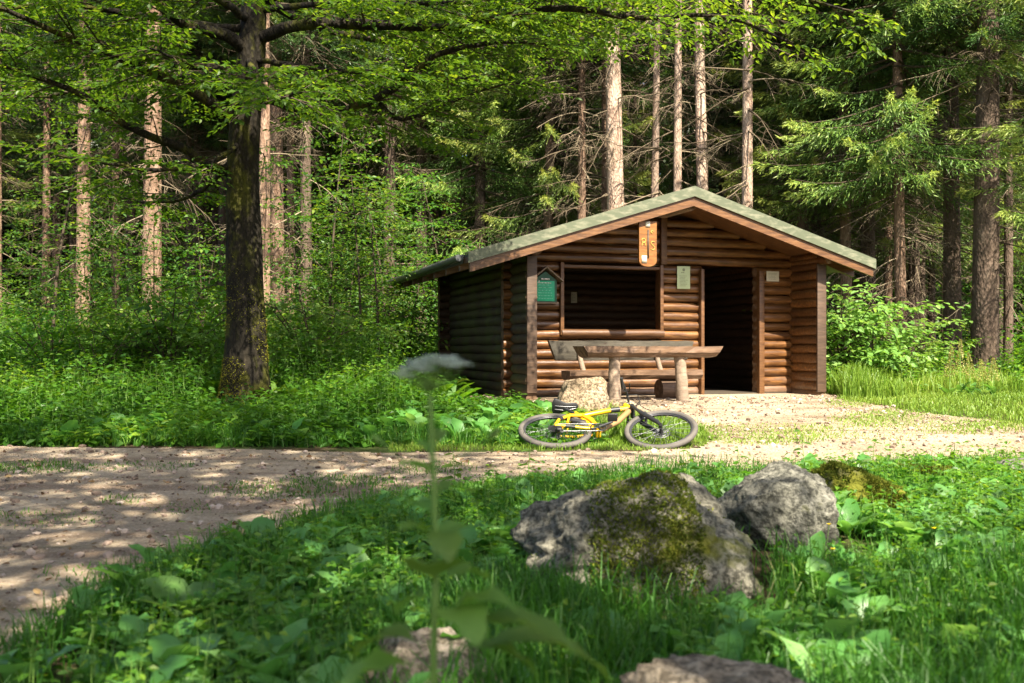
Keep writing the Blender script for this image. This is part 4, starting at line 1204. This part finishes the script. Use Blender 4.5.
def docks(g, X, Y, k, L0, L1, ratio, tint=.45, tilt=.9):
    n = len(X); x = np.repeat(X, k) + rng.normal(0, .02, n*k); y = np.repeat(Y, k) + rng.normal(0, .02, n*k)
    L = rng.uniform(L0, L1, n*k); az = rng.uniform(0, 6.28, n*k)
    dock(g, np.stack([x, y, gz(x, y) - .01], 1), az, L, L*ratio*rng.uniform(.75, 1.2, n*k), rng.uniform(.7, 1.45, n*k), rng.uniform(-.5, .5, n*k)*tilt, np.clip(tint + rng.normal(0, .2, n*k), 0, 1))

# ------------------------------------------------------------------ undergrowth (nettles, brambles, herbs)
def herbs(g, X, Y, H, K, ll, tint, ratio=.55):
    n = len(X)
    Z = gz(X, Y)
    base = np.stack([X, Y, Z], 1)
    la = rng.uniform(0, 6.28, n); lean = np.stack([np.cos(la), np.sin(la), 0*la], 1)*(rng.uniform(.0, .35, n)*H)[:, None]
    u = np.linspace(.25, 1, K)
    C = base[:, None] + UP*(H[:, None]*u)[..., None] + lean[:, None]*(u**2)[None, :, None]
    a = la[:, None] + np.arange(K)*1.7 + rng.normal(0, .4, (n, K))
    A = np.stack([np.cos(a), np.sin(a), rng.normal(-.1, .3, (n, K))], -1)
    N = UP + rng.normal(size=(n*K, 3))*.3
    l = ll*(1.25 - .6*u)[None]*rng.uniform(.6, 1.2, (n, K))
    tint = np.broadcast_to(np.asarray(tint, float), (n,))[:, None]
    r = np.clip(tint + rng.normal(0, .16, (n, K)) + .2*(u - .5), 0, 1)
    l = l.ravel(); C = (C + A*.02).reshape(-1, 3)
    leaf(g, C, A.reshape(-1, 3), N, l, l*ratio, r.ravel(), 0, .12, .15)
    w3 = .003
    s = np.array([1., .3, 0])
    v = np.stack([base - s*w3, base + s*w3, base + UP*H[:, None] + lean], 1)
    g.add(v.reshape(-1, 3), np.arange(n)[:, None]*3 + np.array([[0, 1, 2]]), 1)
def patch(x, y, sc, seed=0.0):
    return .5 + .25*(np.sin(x*sc + seed) * np.cos(y*sc*1.3 - seed)) + .25*np.sin(1.9*sc*x - 1.4*sc*y + 2*seed)
g = Geo()
clear = lambda x, y: (~on_path(x, y, .09)) & (~in_hut(x, y, .35))
left = lambda x, y: clear(x, y) & ~((np.abs(x + 3.4) < .55) & (y > 12.2) & (y < 13.1))  & (y > 9.9) & (x < .9 + .0*y) & ~((x > -.6) & (y > 14.0) & (y < 15.6))
def uprise(x, y, lo, hi, d):
    e = np.interp(y, [10.1, 10.5, 11.5, 13.0, 16], [.25, .45, .75, .95, 1.0])
    ppx = 512 + F*x/y
    e = e*np.where((ppx > 395) & (y > 12.5) & (y < 20), .35, 1)
    r = np.where(x > -1.6, np.interp(x, [-1.6, -.6, 1], [1, .45, .3]), 1.0)
    return (lo + (hi - lo)*patch(x, y, .9)*rng.uniform(.5, 1.3, len(x)))*e*r
p = scatter_region(5200, -11, 1.0, 9.9, 15.5, left); herbs(g, p[:, 0], p[:, 1], uprise(p[:, 0], p[:, 1], .2, 1.05, 0), 9, .115, .36 + .8*(patch(p[:, 0], p[:, 1], .9, 1) - .5))
p = scatter_region(3600, -13, 0.6, 13.8, 25, left); herbs(g, p[:, 0], p[:, 1], uprise(p[:, 0], p[:, 1], .5, 1.9, 0), 14, .12, .45 + .3*(patch(p[:, 0], p[:, 1], .6, 4) - .5))
p = scatter_region(260, -11, -.8, 12.6, 19, left); docks(g, p[:, 0], p[:, 1], 7, .3, .6, .5, .6)
p = scatter_region(5000, -26, 26, 22, 46, clear); herbs(g, p[:, 0], p[:, 1], rng.uniform(.2, .9, len(p)), 11, .16, .45)
right = lambda x, y: clear(x, y) & (x > 5.3) & (y > 17)
p = scatter_region(1300, 5, 14, 17, 24, right); herbs(g, p[:, 0], p[:, 1], rng.uniform(.2, .6, len(p)), 10, .10, .55)
tag(g.build('undergrowth', [herb_leaf, stem_m], smooth=False), 'leafy green nettle and bramble undergrowth covering the forest floor', kind='stuff')

nb_ = 0
while nb_ < 22:
    Y = rng.uniform(14, 21); px = rng.uniform(-40, 385); x = (px - 512)*Y/F
    if in_hut(x, Y, 1.0) or (abs(x + 3.4) < 1 and Y < 14.5): continue
    plant('leafy_bush', 'leafy bush in the undergrowth left of the cabin', 'bush', SHR[2] if nb_ % 3 else SHR[1], x, Y, rng.uniform(.9, 1.5), None, 'bushes in the undergrowth'); nb_ += 1

# ------------------------------------------------------------------ grass
def grass(g, n, x0, x1, y0, y1, cond, h0, h1, wd, lean=.6, tint=.4, powy=1.0):
    p = scatter_region(n, x0, x1, y0, y1, cond, powy)
    x, y = p[:, 0], p[:, 1]
    h = rng.uniform(h0, h1, n)*(.6 + .8*patch(x, y, 1.7, 2))
    grassblades(g, x, y, gz(x, y) - .01, h, wd*rng.uniform(.6, 1.3, n), np.clip(tint + .35*(patch(x, y, 1.1, 3) - .5) + rng.normal(0, .15, n), 0, 1), lean)
ROCK_OV = [(.64, 4.75, .6, .62), (1.55, 5.6, .42, .5), (.57, 2.7, .34, .36), (-.30, 3.25, .2, .24)]
def fore(x, y):
    k = (~on_path(x, y, .06)) & (y < 9.4)
    for a, b, rx, ry in ROCK_OV: k &= ((x - a)/rx)**2 + ((y - b)/ry)**2 > 1
    return k
edge_far = np.array([G(*p_) for p_ in near_px[1:-1]])
def edge_d(x, y):          # rough distance in front of the near path edge
    return np.interp(x, edge_far[:, 0], edge_far[:, 1]) - y
g = Geo()
nearedge = lambda x, y: fore(x, y) & ((edge_d(x, y) < 1.3*rng.random(x.shape)**.7 + .25) | (rng.random(x.shape) < .16))
grass(g, 34000, -5, 7, 2.2, 9.3, nearedge, .10, .24, .0055, .7, .42, 1.25)
grass(g, 15000, -1.5, 3.5, 2.3, 4.9, lambda x, y: fore(x, y) & (x > -.2 - .5*rng.random(x.shape)), .14, .32, .006, .8, .38)
grass(g, 9000, -6, 7, 8.0, 9.4, fore, .07, .16, .006, .6, .45)
grass(g, 14000, -9, 1.2, 9.9, 11.3, lambda x, y: left(x, y) & ((y < 10.6 + .4*rng.random(x.shape)) | (x > -2.5)), .08, .22, .008, .7, .5)
tag(g.build('grass', grass_m, smooth=False), 'lush green grass in the shade along the path', kind='stuff')
g = Geo()
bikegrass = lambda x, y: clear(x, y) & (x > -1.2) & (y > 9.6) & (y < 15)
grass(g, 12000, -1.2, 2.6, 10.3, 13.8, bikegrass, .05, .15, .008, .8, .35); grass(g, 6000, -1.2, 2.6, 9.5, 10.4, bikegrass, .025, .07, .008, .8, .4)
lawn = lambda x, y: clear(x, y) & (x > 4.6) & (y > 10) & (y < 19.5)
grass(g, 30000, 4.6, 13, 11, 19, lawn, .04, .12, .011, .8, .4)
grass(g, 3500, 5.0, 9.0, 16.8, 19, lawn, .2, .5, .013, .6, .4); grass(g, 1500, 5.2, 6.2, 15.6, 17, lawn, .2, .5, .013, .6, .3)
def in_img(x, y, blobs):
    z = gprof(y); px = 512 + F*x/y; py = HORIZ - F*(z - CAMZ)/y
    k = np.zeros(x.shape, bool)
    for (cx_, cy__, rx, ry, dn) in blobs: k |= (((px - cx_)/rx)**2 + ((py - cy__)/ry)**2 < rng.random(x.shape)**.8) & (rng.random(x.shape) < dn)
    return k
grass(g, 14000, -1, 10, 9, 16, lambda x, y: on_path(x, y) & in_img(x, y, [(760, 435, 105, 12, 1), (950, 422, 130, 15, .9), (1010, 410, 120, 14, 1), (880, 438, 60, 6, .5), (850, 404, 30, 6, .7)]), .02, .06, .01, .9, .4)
tag(g.build('sunny_grass', sunny_grass_m, smooth=False), 'bright yellow-green grass on the sunlit lawn and around the bicycle', kind='stuff')
g = Geo()
grass(g, 5000, -7, 1, 3, 10, lambda x, y: on_path(x, y) & in_img(x, y, [(40, 470, 90, 7, 1), (270, 493, 80, 10, .9), (340, 483, 70, 8, .9), (30, 522, 60, 10, .5), (120, 503, 26, 6, .6), (180, 510, 40, 8, .5), (85, 520, 30, 8, .5), (150, 468, 60, 6, .5), (430, 470, 50, 8, .7), (80, 580, 60, 12, .3)]), .02, .07, .007, .9, .55)
tag(g.build('path_grass', grass_m, smooth=False), 'thin grass tufts growing in the middle of the dirt path', kind='stuff')

# ------------------------------------------------------------------ broad leaved weeds of the foreground
ROCKS_XY = [(.66, 4.8, .75), (1.68, 5.6, .5), (.66, 2.9, .35), (-.25, 3.2, .3)]
def weedy(x, y):
    k = fore(x, y) & (edge_d(x, y) > np.where(x < -.4, .3 + .7*rng.random(x.shape), .1 + .3*rng.random(x.shape)))
    for (a, b, r) in ROCKS_XY: k &= (x - a)**2 + (y - b)**2 > r*r
    px = 512 + F*x/y
    k &= (rng.random(x.shape) < np.interp(px, [60, 180, 520, 640, 720, 1024], [.08, .8, 1, .55, .7, .8]))
    k &= ~((x > .1) & (y < 4.3) & (rng.random(x.shape) < .45))
    k &= ~((np.abs(x) < .35) & (y < 3.0))
    return k
g = Geo()
p = scatter_region(640, -4, 6, 2.6, 8.6, weedy, 1.1); docks(g, p[:, 0], p[:, 1], 6, .14, .30, .42, .6)
p = scatter_region(1300, -4, 6, 3.2, 8.9, weedy); docks(g, p[:, 0], p[:, 1], 6, .09, .19, .6, .45)
p = scatter_region(170, -9, .5, 10.1, 12.5, left); docks(g, p[:, 0], p[:, 1], 6, .18, .36, .5, .55)
tag(g.build('broadleaf_weeds', dock_leaf), 'broad leaved dock and plantain weeds crowding the foreground', kind='stuff')
g = Geo()
p = scatter_region(5600, -4, 6.5, 2.5, 9.0, weedy); herbs(g, p[:, 0], p[:, 1], rng.uniform(.06, .26, len(p)), 8, .055, .45, .6)
p = scatter_region(500, 1.6, 6.5, 5.5, 9.0, weedy); herbs(g, p[:, 0], p[:, 1], rng.uniform(.12, .3, len(p)), 8, .075, .5, .55)
tag(g.build('low_herbs', [herb_leaf, stem_m], smooth=False), 'small leafy herbs between the broad weeds and the rocks', kind='stuff')

# ------------------------------------------------------------------ rocks
def rock(name, label, base, size, mats, seed, planes=10, cuts=(), sub=5, rough=.05, moss=None, rz=0.0):
    bm = bmesh.new(); bmesh.ops.create_icosphere(bm, subdivisions=sub, radius=1.0)
    r_ = np.random.default_rng(seed)
    V = np.array([v.co[:] for v in bm.verts]); Fc = np.array([[q_.index for q_ in f.verts] for f in bm.faces]); bm.free()
    nrm = unit(r_.normal(size=(planes, 3))); off = r_.uniform(.55, .88, planes)
    for cn, co in cuts: nrm = np.concatenate([nrm, unit(np.array([cn], float))]); off = np.append(off, co)
    for a, b in zip(nrm, off):
        h = V @ a - b
        V = V - np.clip(h, 0, None)[:, None]*a*.93
    sd = seed*3.7
    ns = np.array([noise.fractal(Vector((x*2.2 + sd, y*2.2, z*2.2)), 1.0, 2.0, 5) for x, y, z in V])
    fine = np.array([noise.fractal(Vector((x*8 + sd, y*8, z*8 + 5)), .8, 2.1, 4) for x, y, z in V])
    rid = np.abs(np.array([noise.fractal(Vector((x*3.1 + sd, y*3.1 + 7, z*4.3)), .9, 2.2, 4) for x, y, z in V]))
    V = V*(1 + ns*rough*1.7 + fine*rough*.9 - rid*rough*1.6)[:, None]
    V = V*np.array(size)
    c, s = math.cos(rz), math.sin(rz)
    V = V @ np.array([[c, s, 0], [-s, c, 0], [0, 0, 1]])
    g = Geo(); g.add(V, Fc)
    x, y, zt = base
    t = thing(name, label, 'rock', (x, y, zt))
    ob = g.build('stone', mats, t)
    if moss:
        tri = V[Fc]; fn = np.cross(tri[:, 1] - tri[:, 0], tri[:, 2] - tri[:, 0]); ar = np.linalg.norm(fn, axis=1); fn = unit(fn); ctr = tri.mean(1)
        m = moss(ctr/np.array(size), fn)
        nz = np.array([noise.fractal(Vector((*(q_*5 + sd),)), 1, 2, 4) for q_ in ctr])
        wgt = ar*np.clip(m + nz*.9, 0, 1)
        n = int(26000*min(1, wgt.sum()/.35) + 500)
        idx = r_.choice(len(Fc), n, p=wgt/wgt.sum())
        u = r_.random((n, 2)); sw = u.sum(1) > 1; u[sw] = 1 - u[sw]
        q_ = tri[idx, 0] + (tri[idx, 1] - tri[idx, 0])*u[:, :1] + (tri[idx, 2] - tri[idx, 0])*u[:, 1:]
        A = fn[idx] + r_.normal(size=(n, 3))*.55
        gm = Geo(); blade(gm, q_ - fn[idx]*.004, A, r_.normal(size=(n, 3)), r_.uniform(.012, .03, n), r_.uniform(.006, .011, n), np.clip(r_.normal(.5, .22, n) + nz[idx]*.4, 0, 1))
        gm.build('moss', moss_m, t, smooth=False)
    return t
# two big boulders, heights read from the photograph
rock('boulder', 'big mossy boulder in front with a pale sloping right side', (.66, 4.9, .17), (.74, .56, .50), rock_a, 3, 8,
     [((-.33, -.08, .94), .74), ((.72, -.2, .66), .60), ((.05, -1, .22), .58), ((-.85, -.35, .45), .74), ((-.3, .2, .9), .8)], 6, .06,
     lambda p, n: np.where((p[:, 0] > -.4) & (p[:, 0] < .30), .6, -.6) + np.where(n[:, 1] < -.3, .25, -.25) + np.where(p[:, 2] > .66, -.2, 0))
rock('boulder', 'grey steep-faced boulder just behind the mossy one', (1.55, 5.8, .22), (.46, .42, .43), rock_b, 8, 8,
     [((-.22, -.12, 1), .56), ((-.75, -.2, .62), .70), ((.1, -1, .12), .6), ((1, -.1, .1), .62), ((.5, -.2, .85), .7)], 6, .05)
rock('boulder', 'low yellow-mossed stone right behind the grey boulder', (2.24, 6.5, .27), (.32, .25, .25), rock_c, 12, 9, [((.45, -.1, 1), .5), ((0, -1, .3), .6)], 5, .08,
     lambda p, n: np.where(n[:, 2] > .1, .35, -.25))
rock('boulder', 'small flat mossy stone at the path edge among weeds', (3.05, 7.7, .2), (.42, .25, .17), rock_c, 15, 8, [((0, 0, 1), .6)], 4, .06, lambda p, n: np.full(len(p), .2))
rock('boulder', 'rounded grey stone by the path at the right edge', (4.03, 7.9, .19), (.3, .25, .22), rock_b, 18, 8, [((0, 0, 1), .7)], 4, .05)
rock('boulder', 'blurred pale rock rising from grass at the bottom edge', (.57, 2.75, .13), (.33, .26, .27), rock_e, 21, 8, [((0, 0, 1), .72)], 5, .05)
rock('boulder', 'blurred reddish rock half hidden behind the flowering stalk', (-.30, 3.3, .05), (.26, .26, .24), rock_e, 24, 8, [((.2, -.2, 1), .7)], 5, .07)
x, y = (582 - 512)*12.8/F, 12.8
rock('boulder', 'sunlit beige block of rock between bicycle and table', (x, y, float(gz(x, y)) + .14), (.40, .32, .40), rock_d, 27, 4,
     [((-.12, 0, 1), .74), ((0, -1, .12), .6), ((1, -.2, .05), .82), ((-1, -.1, .45), .72)], 5, .035)
x, y = (622 - 512)*13.6/F, 13.6
rock('boulder', 'small rounded pinkish stone at the foot of the table post', (x, y, float(gz(x, y)) + .04), (.22, .18, .12), rock_d, 30, 8, (), 4, .04)

# ------------------------------------------------------------------ single plants
def stalk(px, py, Y, hgt, nl, ll, label, name='nettle_stalk', cat='plant', group=None, lean=.08):
    x = (px - 512)*Y/F; z0 = float(gz(x, Y))
    t = thing(name, label, cat, (x, Y, z0 - .02), rng.uniform(0, 6.28), group)
    gs = Geo(); top = np.array([lean*hgt, 0, hgt]); pts = spline([[0, 0, 0], [lean*.2*hgt, 0, hgt*.5], top], 10)
    tube(gs, pts, np.linspace(.0045, .002, 10), 6); gs.build('stem', stem_m, t)
    gl = Geo(); k = nl; u = np.linspace(.2, 1, k)
    C = np.stack([np.interp(u, np.linspace(0, 1, 10), pts[:, i]) for i in range(3)], 1)
    a = np.arange(k)*2.2; A = np.stack([np.cos(a), np.sin(a), np.full(k, .15)], 1)
    l = ll*(1.2 - .7*u)
    leaf(gl, C, A, UP + rng.normal(size=(k, 3))*.3, l, l*.5, np.clip(rng.normal(.5, .15, k), 0, 1), 0, .1, .3); gl.build('leaves', herb_leaf, t, smooth=False)
    return t
for (px, Y, h, lab) in [(455, 7.9, .30, 'thin weed stalk at the path edge left of the blurred flower\'s roots'), (528, 7.6, .34, 'feathery weed stalk at the path edge below the rear wheel'), (566, 7.5, .26, 'small weed stalk at the path edge between both wheels'),
    (690, 7.3, .30, 'weed stalk at the path edge behind the big mossy boulder'), (742, 7.2, .34, 'stout leafy weed behind the gap between the two boulders'), (806, 7.3, .42, 'thin weed rising behind the grey boulder'),
    (872, 7.6, .32, 'weed stalk above the yellow-mossed stone'), (955, 7.8, .30, 'leafy weed at the path edge near the right side')]:
    stalk(px, 0, Y - .1, h*1.2, 10, .12, lab)
# broad dock plants that stand out
def dock_plant(px, Y, k, L0, L1, ratio, label):
    x = (px - 512)*Y/F; t = thing('dock_plant', label, 'plant', (x, Y, float(gz(x, Y)) - .02))
    gl = Geo(); L = rng.uniform(L0, L1, k); az = np.arange(k)*2.4 + rng.uniform(0, 6)
    dock(gl, np.zeros((k, 3)) + rng.normal(0, .012, (k, 3))*[1, 1, 0], az, L, L*ratio*rng.uniform(.8, 1.15, k), rng.uniform(.9, 1.4, k), rng.uniform(-.5, .35, k), np.clip(rng.normal(.65, .2, k), 0, 1), .33)
    gl.build('leaves', dock_leaf, t)
for (px, Y, k, a, b, r, lab) in [(140, 4.5, 7, .22, .34, .48, 'broad pale-leaved plant standing alone in the grass by the left path edge'), (190, 4.15, 7, .24, .36, .5, 'broad round-leaved plant in the grass, second from the left path edge'),
    (265, 5.4, 6, .22, .32, .45, 'tall single broad-leaved plant at the grassy path bend'), (470, 6.6, 9, .25, .38, .4, 'large-leaved dock clump at the path edge beside the blurred stalk'),
    (575, 4.55, 10, .2, .3, .42, 'crinkled dock plant at the left foot of the mossy boulder'), (850, 5.9, 9, .22, .32, .42, 'broad-leaved plant against the right side of the grey boulder'), (1000, 6.4, 8, .22, .32, .42, 'broad-leaved plant near the right edge among herbs')]:
    dock_plant(px, Y, k, a, b, r, lab)
# dock seed spikes on the lawn
for i, (px, h, lab) in enumerate([(949, .78, 'yellow-green dock spike, leftmost of the seed spikes on the lawn'), (960, .92, 'tallest yellow-green dock seed spike on the lawn'), (971, .7, 'dock seed spike in the middle of the lawn clump'), (984, .6, 'short dock seed spike right of the tall ones'), (994, .62, 'rightmost short dock seed spike of the lawn clump')]):
    Y = 15.6 + .2*(i % 3); x = (px - 512)*Y/F
    t = thing('dock_spike', lab, 'plant', (x, Y, float(gz(x, Y))), i*1.0)
    gs = Geo(); tube(gs, [(0, 0, 0), (.02, 0, h*.5), (.05, .01, h)], [.006, .005, .003], 6); gs.build('stem', stem_m, t)
    gl = Geo(); n = 420; z = h*(.42 + .58*rng.random(n)); a = rng.uniform(0, 6.28, n); r = .075*(1 - ((z/h - .42)/.58)**1.5)*rng.random(n)**.5 + .005
    C = np.stack([np.cos(a)*r + .05*(z/h)**2, np.sin(a)*r, z], 1); blade(gl, C, np.stack([np.cos(a), np.sin(a), 1 + 0*a], 1), rng.normal(size=(n, 3)), rng.uniform(.015, .03, n), .014, rng.random(n)); gl.build('seed_head', seed_m, t, smooth=False)
    gl = Geo(); k = 7; dock(gl, np.zeros((k, 3)), rng.uniform(0, 6.28, k), rng.uniform(.2, .35, k), np.full(k, .09), rng.uniform(.9, 1.4, k), rng.uniform(-.4, .4, k), rng.random(k)); gl.build('leaves', dock_leaf, t)
# buttercups
for i, (px, py, Y) in enumerate([(686, 513, 4.95), (676, 495, 5.3), (829, 525, 5.4), (862, 498, 6.6), (912, 501, 6.7), (957, 489, 6.9), (975, 492, 7.0), (956, 499, 6.6), (1020, 473, 7.2), (934, 529, 5.6), (830, 505, 6.2), (833, 550, 4.8), (309, 525, 6.1), (993, 473, 7.3), (1011, 497, 6.6)]):
    c = P(px, py, Y); z0 = float(gz(c[0], Y)); h = max(.06, c[2] - z0)
    t = thing('buttercup', 'small yellow buttercup among the foreground weeds', 'flower', (c[0], Y, z0), i*1.3, 'buttercups in the weeds')
    gs = Geo(); tube(gs, [(0.02, 0, 0), (0, 0, h)], .0018, 5); gs.build('stem', stem_m, t)
    gf = Geo(); a = np.arange(5)*2*math.pi/5; leaf(gf, np.repeat([[0, 0, h]], 5, 0), np.stack([np.cos(a), np.sin(a), .5 + 0*a], 1), np.stack([-np.cos(a)*.5, -np.sin(a)*.5, 1 + 0*a], 1), .016, .016, .5, 0, .1, -.1); gf.build('petals', buttercup, t, smooth=False)

# the blurred white umbel close to the camera
Y = 1.62; x = (434 - 512)*Y/F; z0 = float(gz(x, Y))
cp = thing('cow_parsley', 'white flower umbel on a tall green stalk, close and blurred', 'flower', (x, Y, z0))
def Q(px, py, dy=0.0): return P(px, py, Y + dy) - np.array([x, Y, z0])
g = Geo(); stem = spline([[0, 0, 0], Q(434, 640), Q(436, 560), Q(433, 470), Q(430, 395)], 20); tube(g, stem, np.linspace(.010, .004, 20), 8); g.build('stem', stem_m, cp)
top = Q(430, 392)
gr = Geo(); fl = Geo()
for i in range(22):
    a = i*2.4; rr_ = math.sqrt((i + .5)/22)
    c = top + np.array([math.cos(a)*.055*rr_, math.sin(a)*.048*rr_, .052 - .022*rr_**2 + (.010*math.cos(a)*rr_) + rng.normal()*.002])
    tube(gr, spline([top, (top + c)/2 - UP*.004, c], 6), .0012, 5)
    n = 34; b = rng.uniform(0, 6.28, n); q2 = np.sqrt(rng.random(n))*.0135
    C = c + np.stack([np.cos(b)*q2, np.sin(b)*q2, .003 + rng.normal(0, .0015, n)], 1)
    for k in range(4):
        d = b + k*math.pi/2; leaf(fl, C, np.stack([np.cos(d), np.sin(d), .25 + 0*d], 1), np.tile(UP, (n, 1)) + rng.normal(size=(n, 3))*.2, .0045, .0042, rng.random(n), 0, .1, 0)
gr.build('rays', stem_m, cp); fl.build('florets', petal_white, cp, smooth=False)
def frond(base, tip, nl, ll, label='leaf'):
    gl = Geo(); p = spline([base, (np.array(base) + tip)/2 + UP*.02, tip], 8); tube(gl, p, np.linspace(.0022, .0008, 8), 5, 1)
    d = unit(np.array(tip) - base); sd = unit(np.cross(d, UP)); C, A = [], []
    for j in range(nl):
        u = .25 + .75*j/max(1, nl - 1); q2 = np.array([np.interp(u, np.linspace(0, 1, 8), p[:, i]) for i in range(3)])
        for s in (-1, 1): C.append(q2); A.append(d*.7 + sd*s*.8)
    C.append(p[-1]); A.append(d)
    n = len(C); l = ll*np.concatenate([np.repeat(np.linspace(1.1, .6, nl), 2), [.9]])
    leaf(gl, np.array(C), np.array(A), np.tile(UP, (n, 1)) + rng.normal(size=(n, 3))*.25, l, l*.5, np.clip(rng.normal(.45, .2, n), 0, 1), 0, .1, .2)
    gl.build(label, [pale_leaf, stem_m], cp, smooth=False)
def blade_leaf(base, tip, wd):
    b0, b1 = np.array(base), np.array(tip); gl = Geo(); d = b1 - b0; L = np.linalg.norm(d); h = math.hypot(d[0], d[1])
    up = math.atan2(d[2], h)
    dock(gl, b0[None], np.array([math.atan2(d[1], d[0])]), np.array([L*1.05]), np.array([wd*1.45]), np.array([up + .45]), np.array([up - 1.0]), np.array([rng.uniform(.45, .9)]), .25)
    gl.build('leaf', herb_lit, cp)
herb_lit = leaf_mat('lit_herb_leaf', [(0, (.08, .19, .03)), (1, (.17, .31, .06))], (2.0, 1.9, .9), .4)  # herb leaf colour lightened to look lit though the plant stands in shade
for (a, b, dy, wd) in [((433, 480), (400, 462), -.03, .035), ((434, 520), (412, 500), .06, .04), ((434, 560), (470, 520), .05, .045), ((435, 590), (425, 560), -.07, .07), ((435, 600), (395, 612), .03, .045), ((435, 585), (490, 575), .05, .05),
    ((435, 620), (520, 605), -.03, .055), ((435, 640), (585, 645), -.06, .06), ((435, 650), (350, 650), .06, .055), ((435, 655), (545, 672), .05, .06), ((435, 665), (620, 668), .08, .06), ((435, 670), (330, 690), -.04, .06), ((434, 450), (448, 428), .03, .025), ((435, 610), (480, 640), -.1, .06), ((433, 500), (462, 482), .04, .03), ((434, 540), (398, 528), -.04, .035), ((433, 460), (410, 440), .03, .022), ((434, 530), (450, 560), -.07, .04)]:
    blade_leaf(Q(*a), Q(b[0], b[1], dy), wd)
for (a, b) in [((433, 470), (378, 440)), ((433, 460), (494, 434))]:
    g = Geo(); b0, b1 = Q(*a), Q(b[0], b[1], .05); p = spline([b0, (b0 + b1)/2 - UP*.012, b1], 10); tube(g, p, np.linspace(.0016, .001, 10), 5, 1)
    d = unit(np.array([b1[0] - b0[0], 0, abs(b1[0] - b0[0])*.8])); t7 = np.linspace(0, 1, 7)[:, None]
    tube(g, b1 + d*(t7 - .5)*.03, .006*np.sin(np.pi*(t7[:, 0]*.9 + .05)), 8, 0); g.build('bud', [pale_leaf, stem_m], cp)
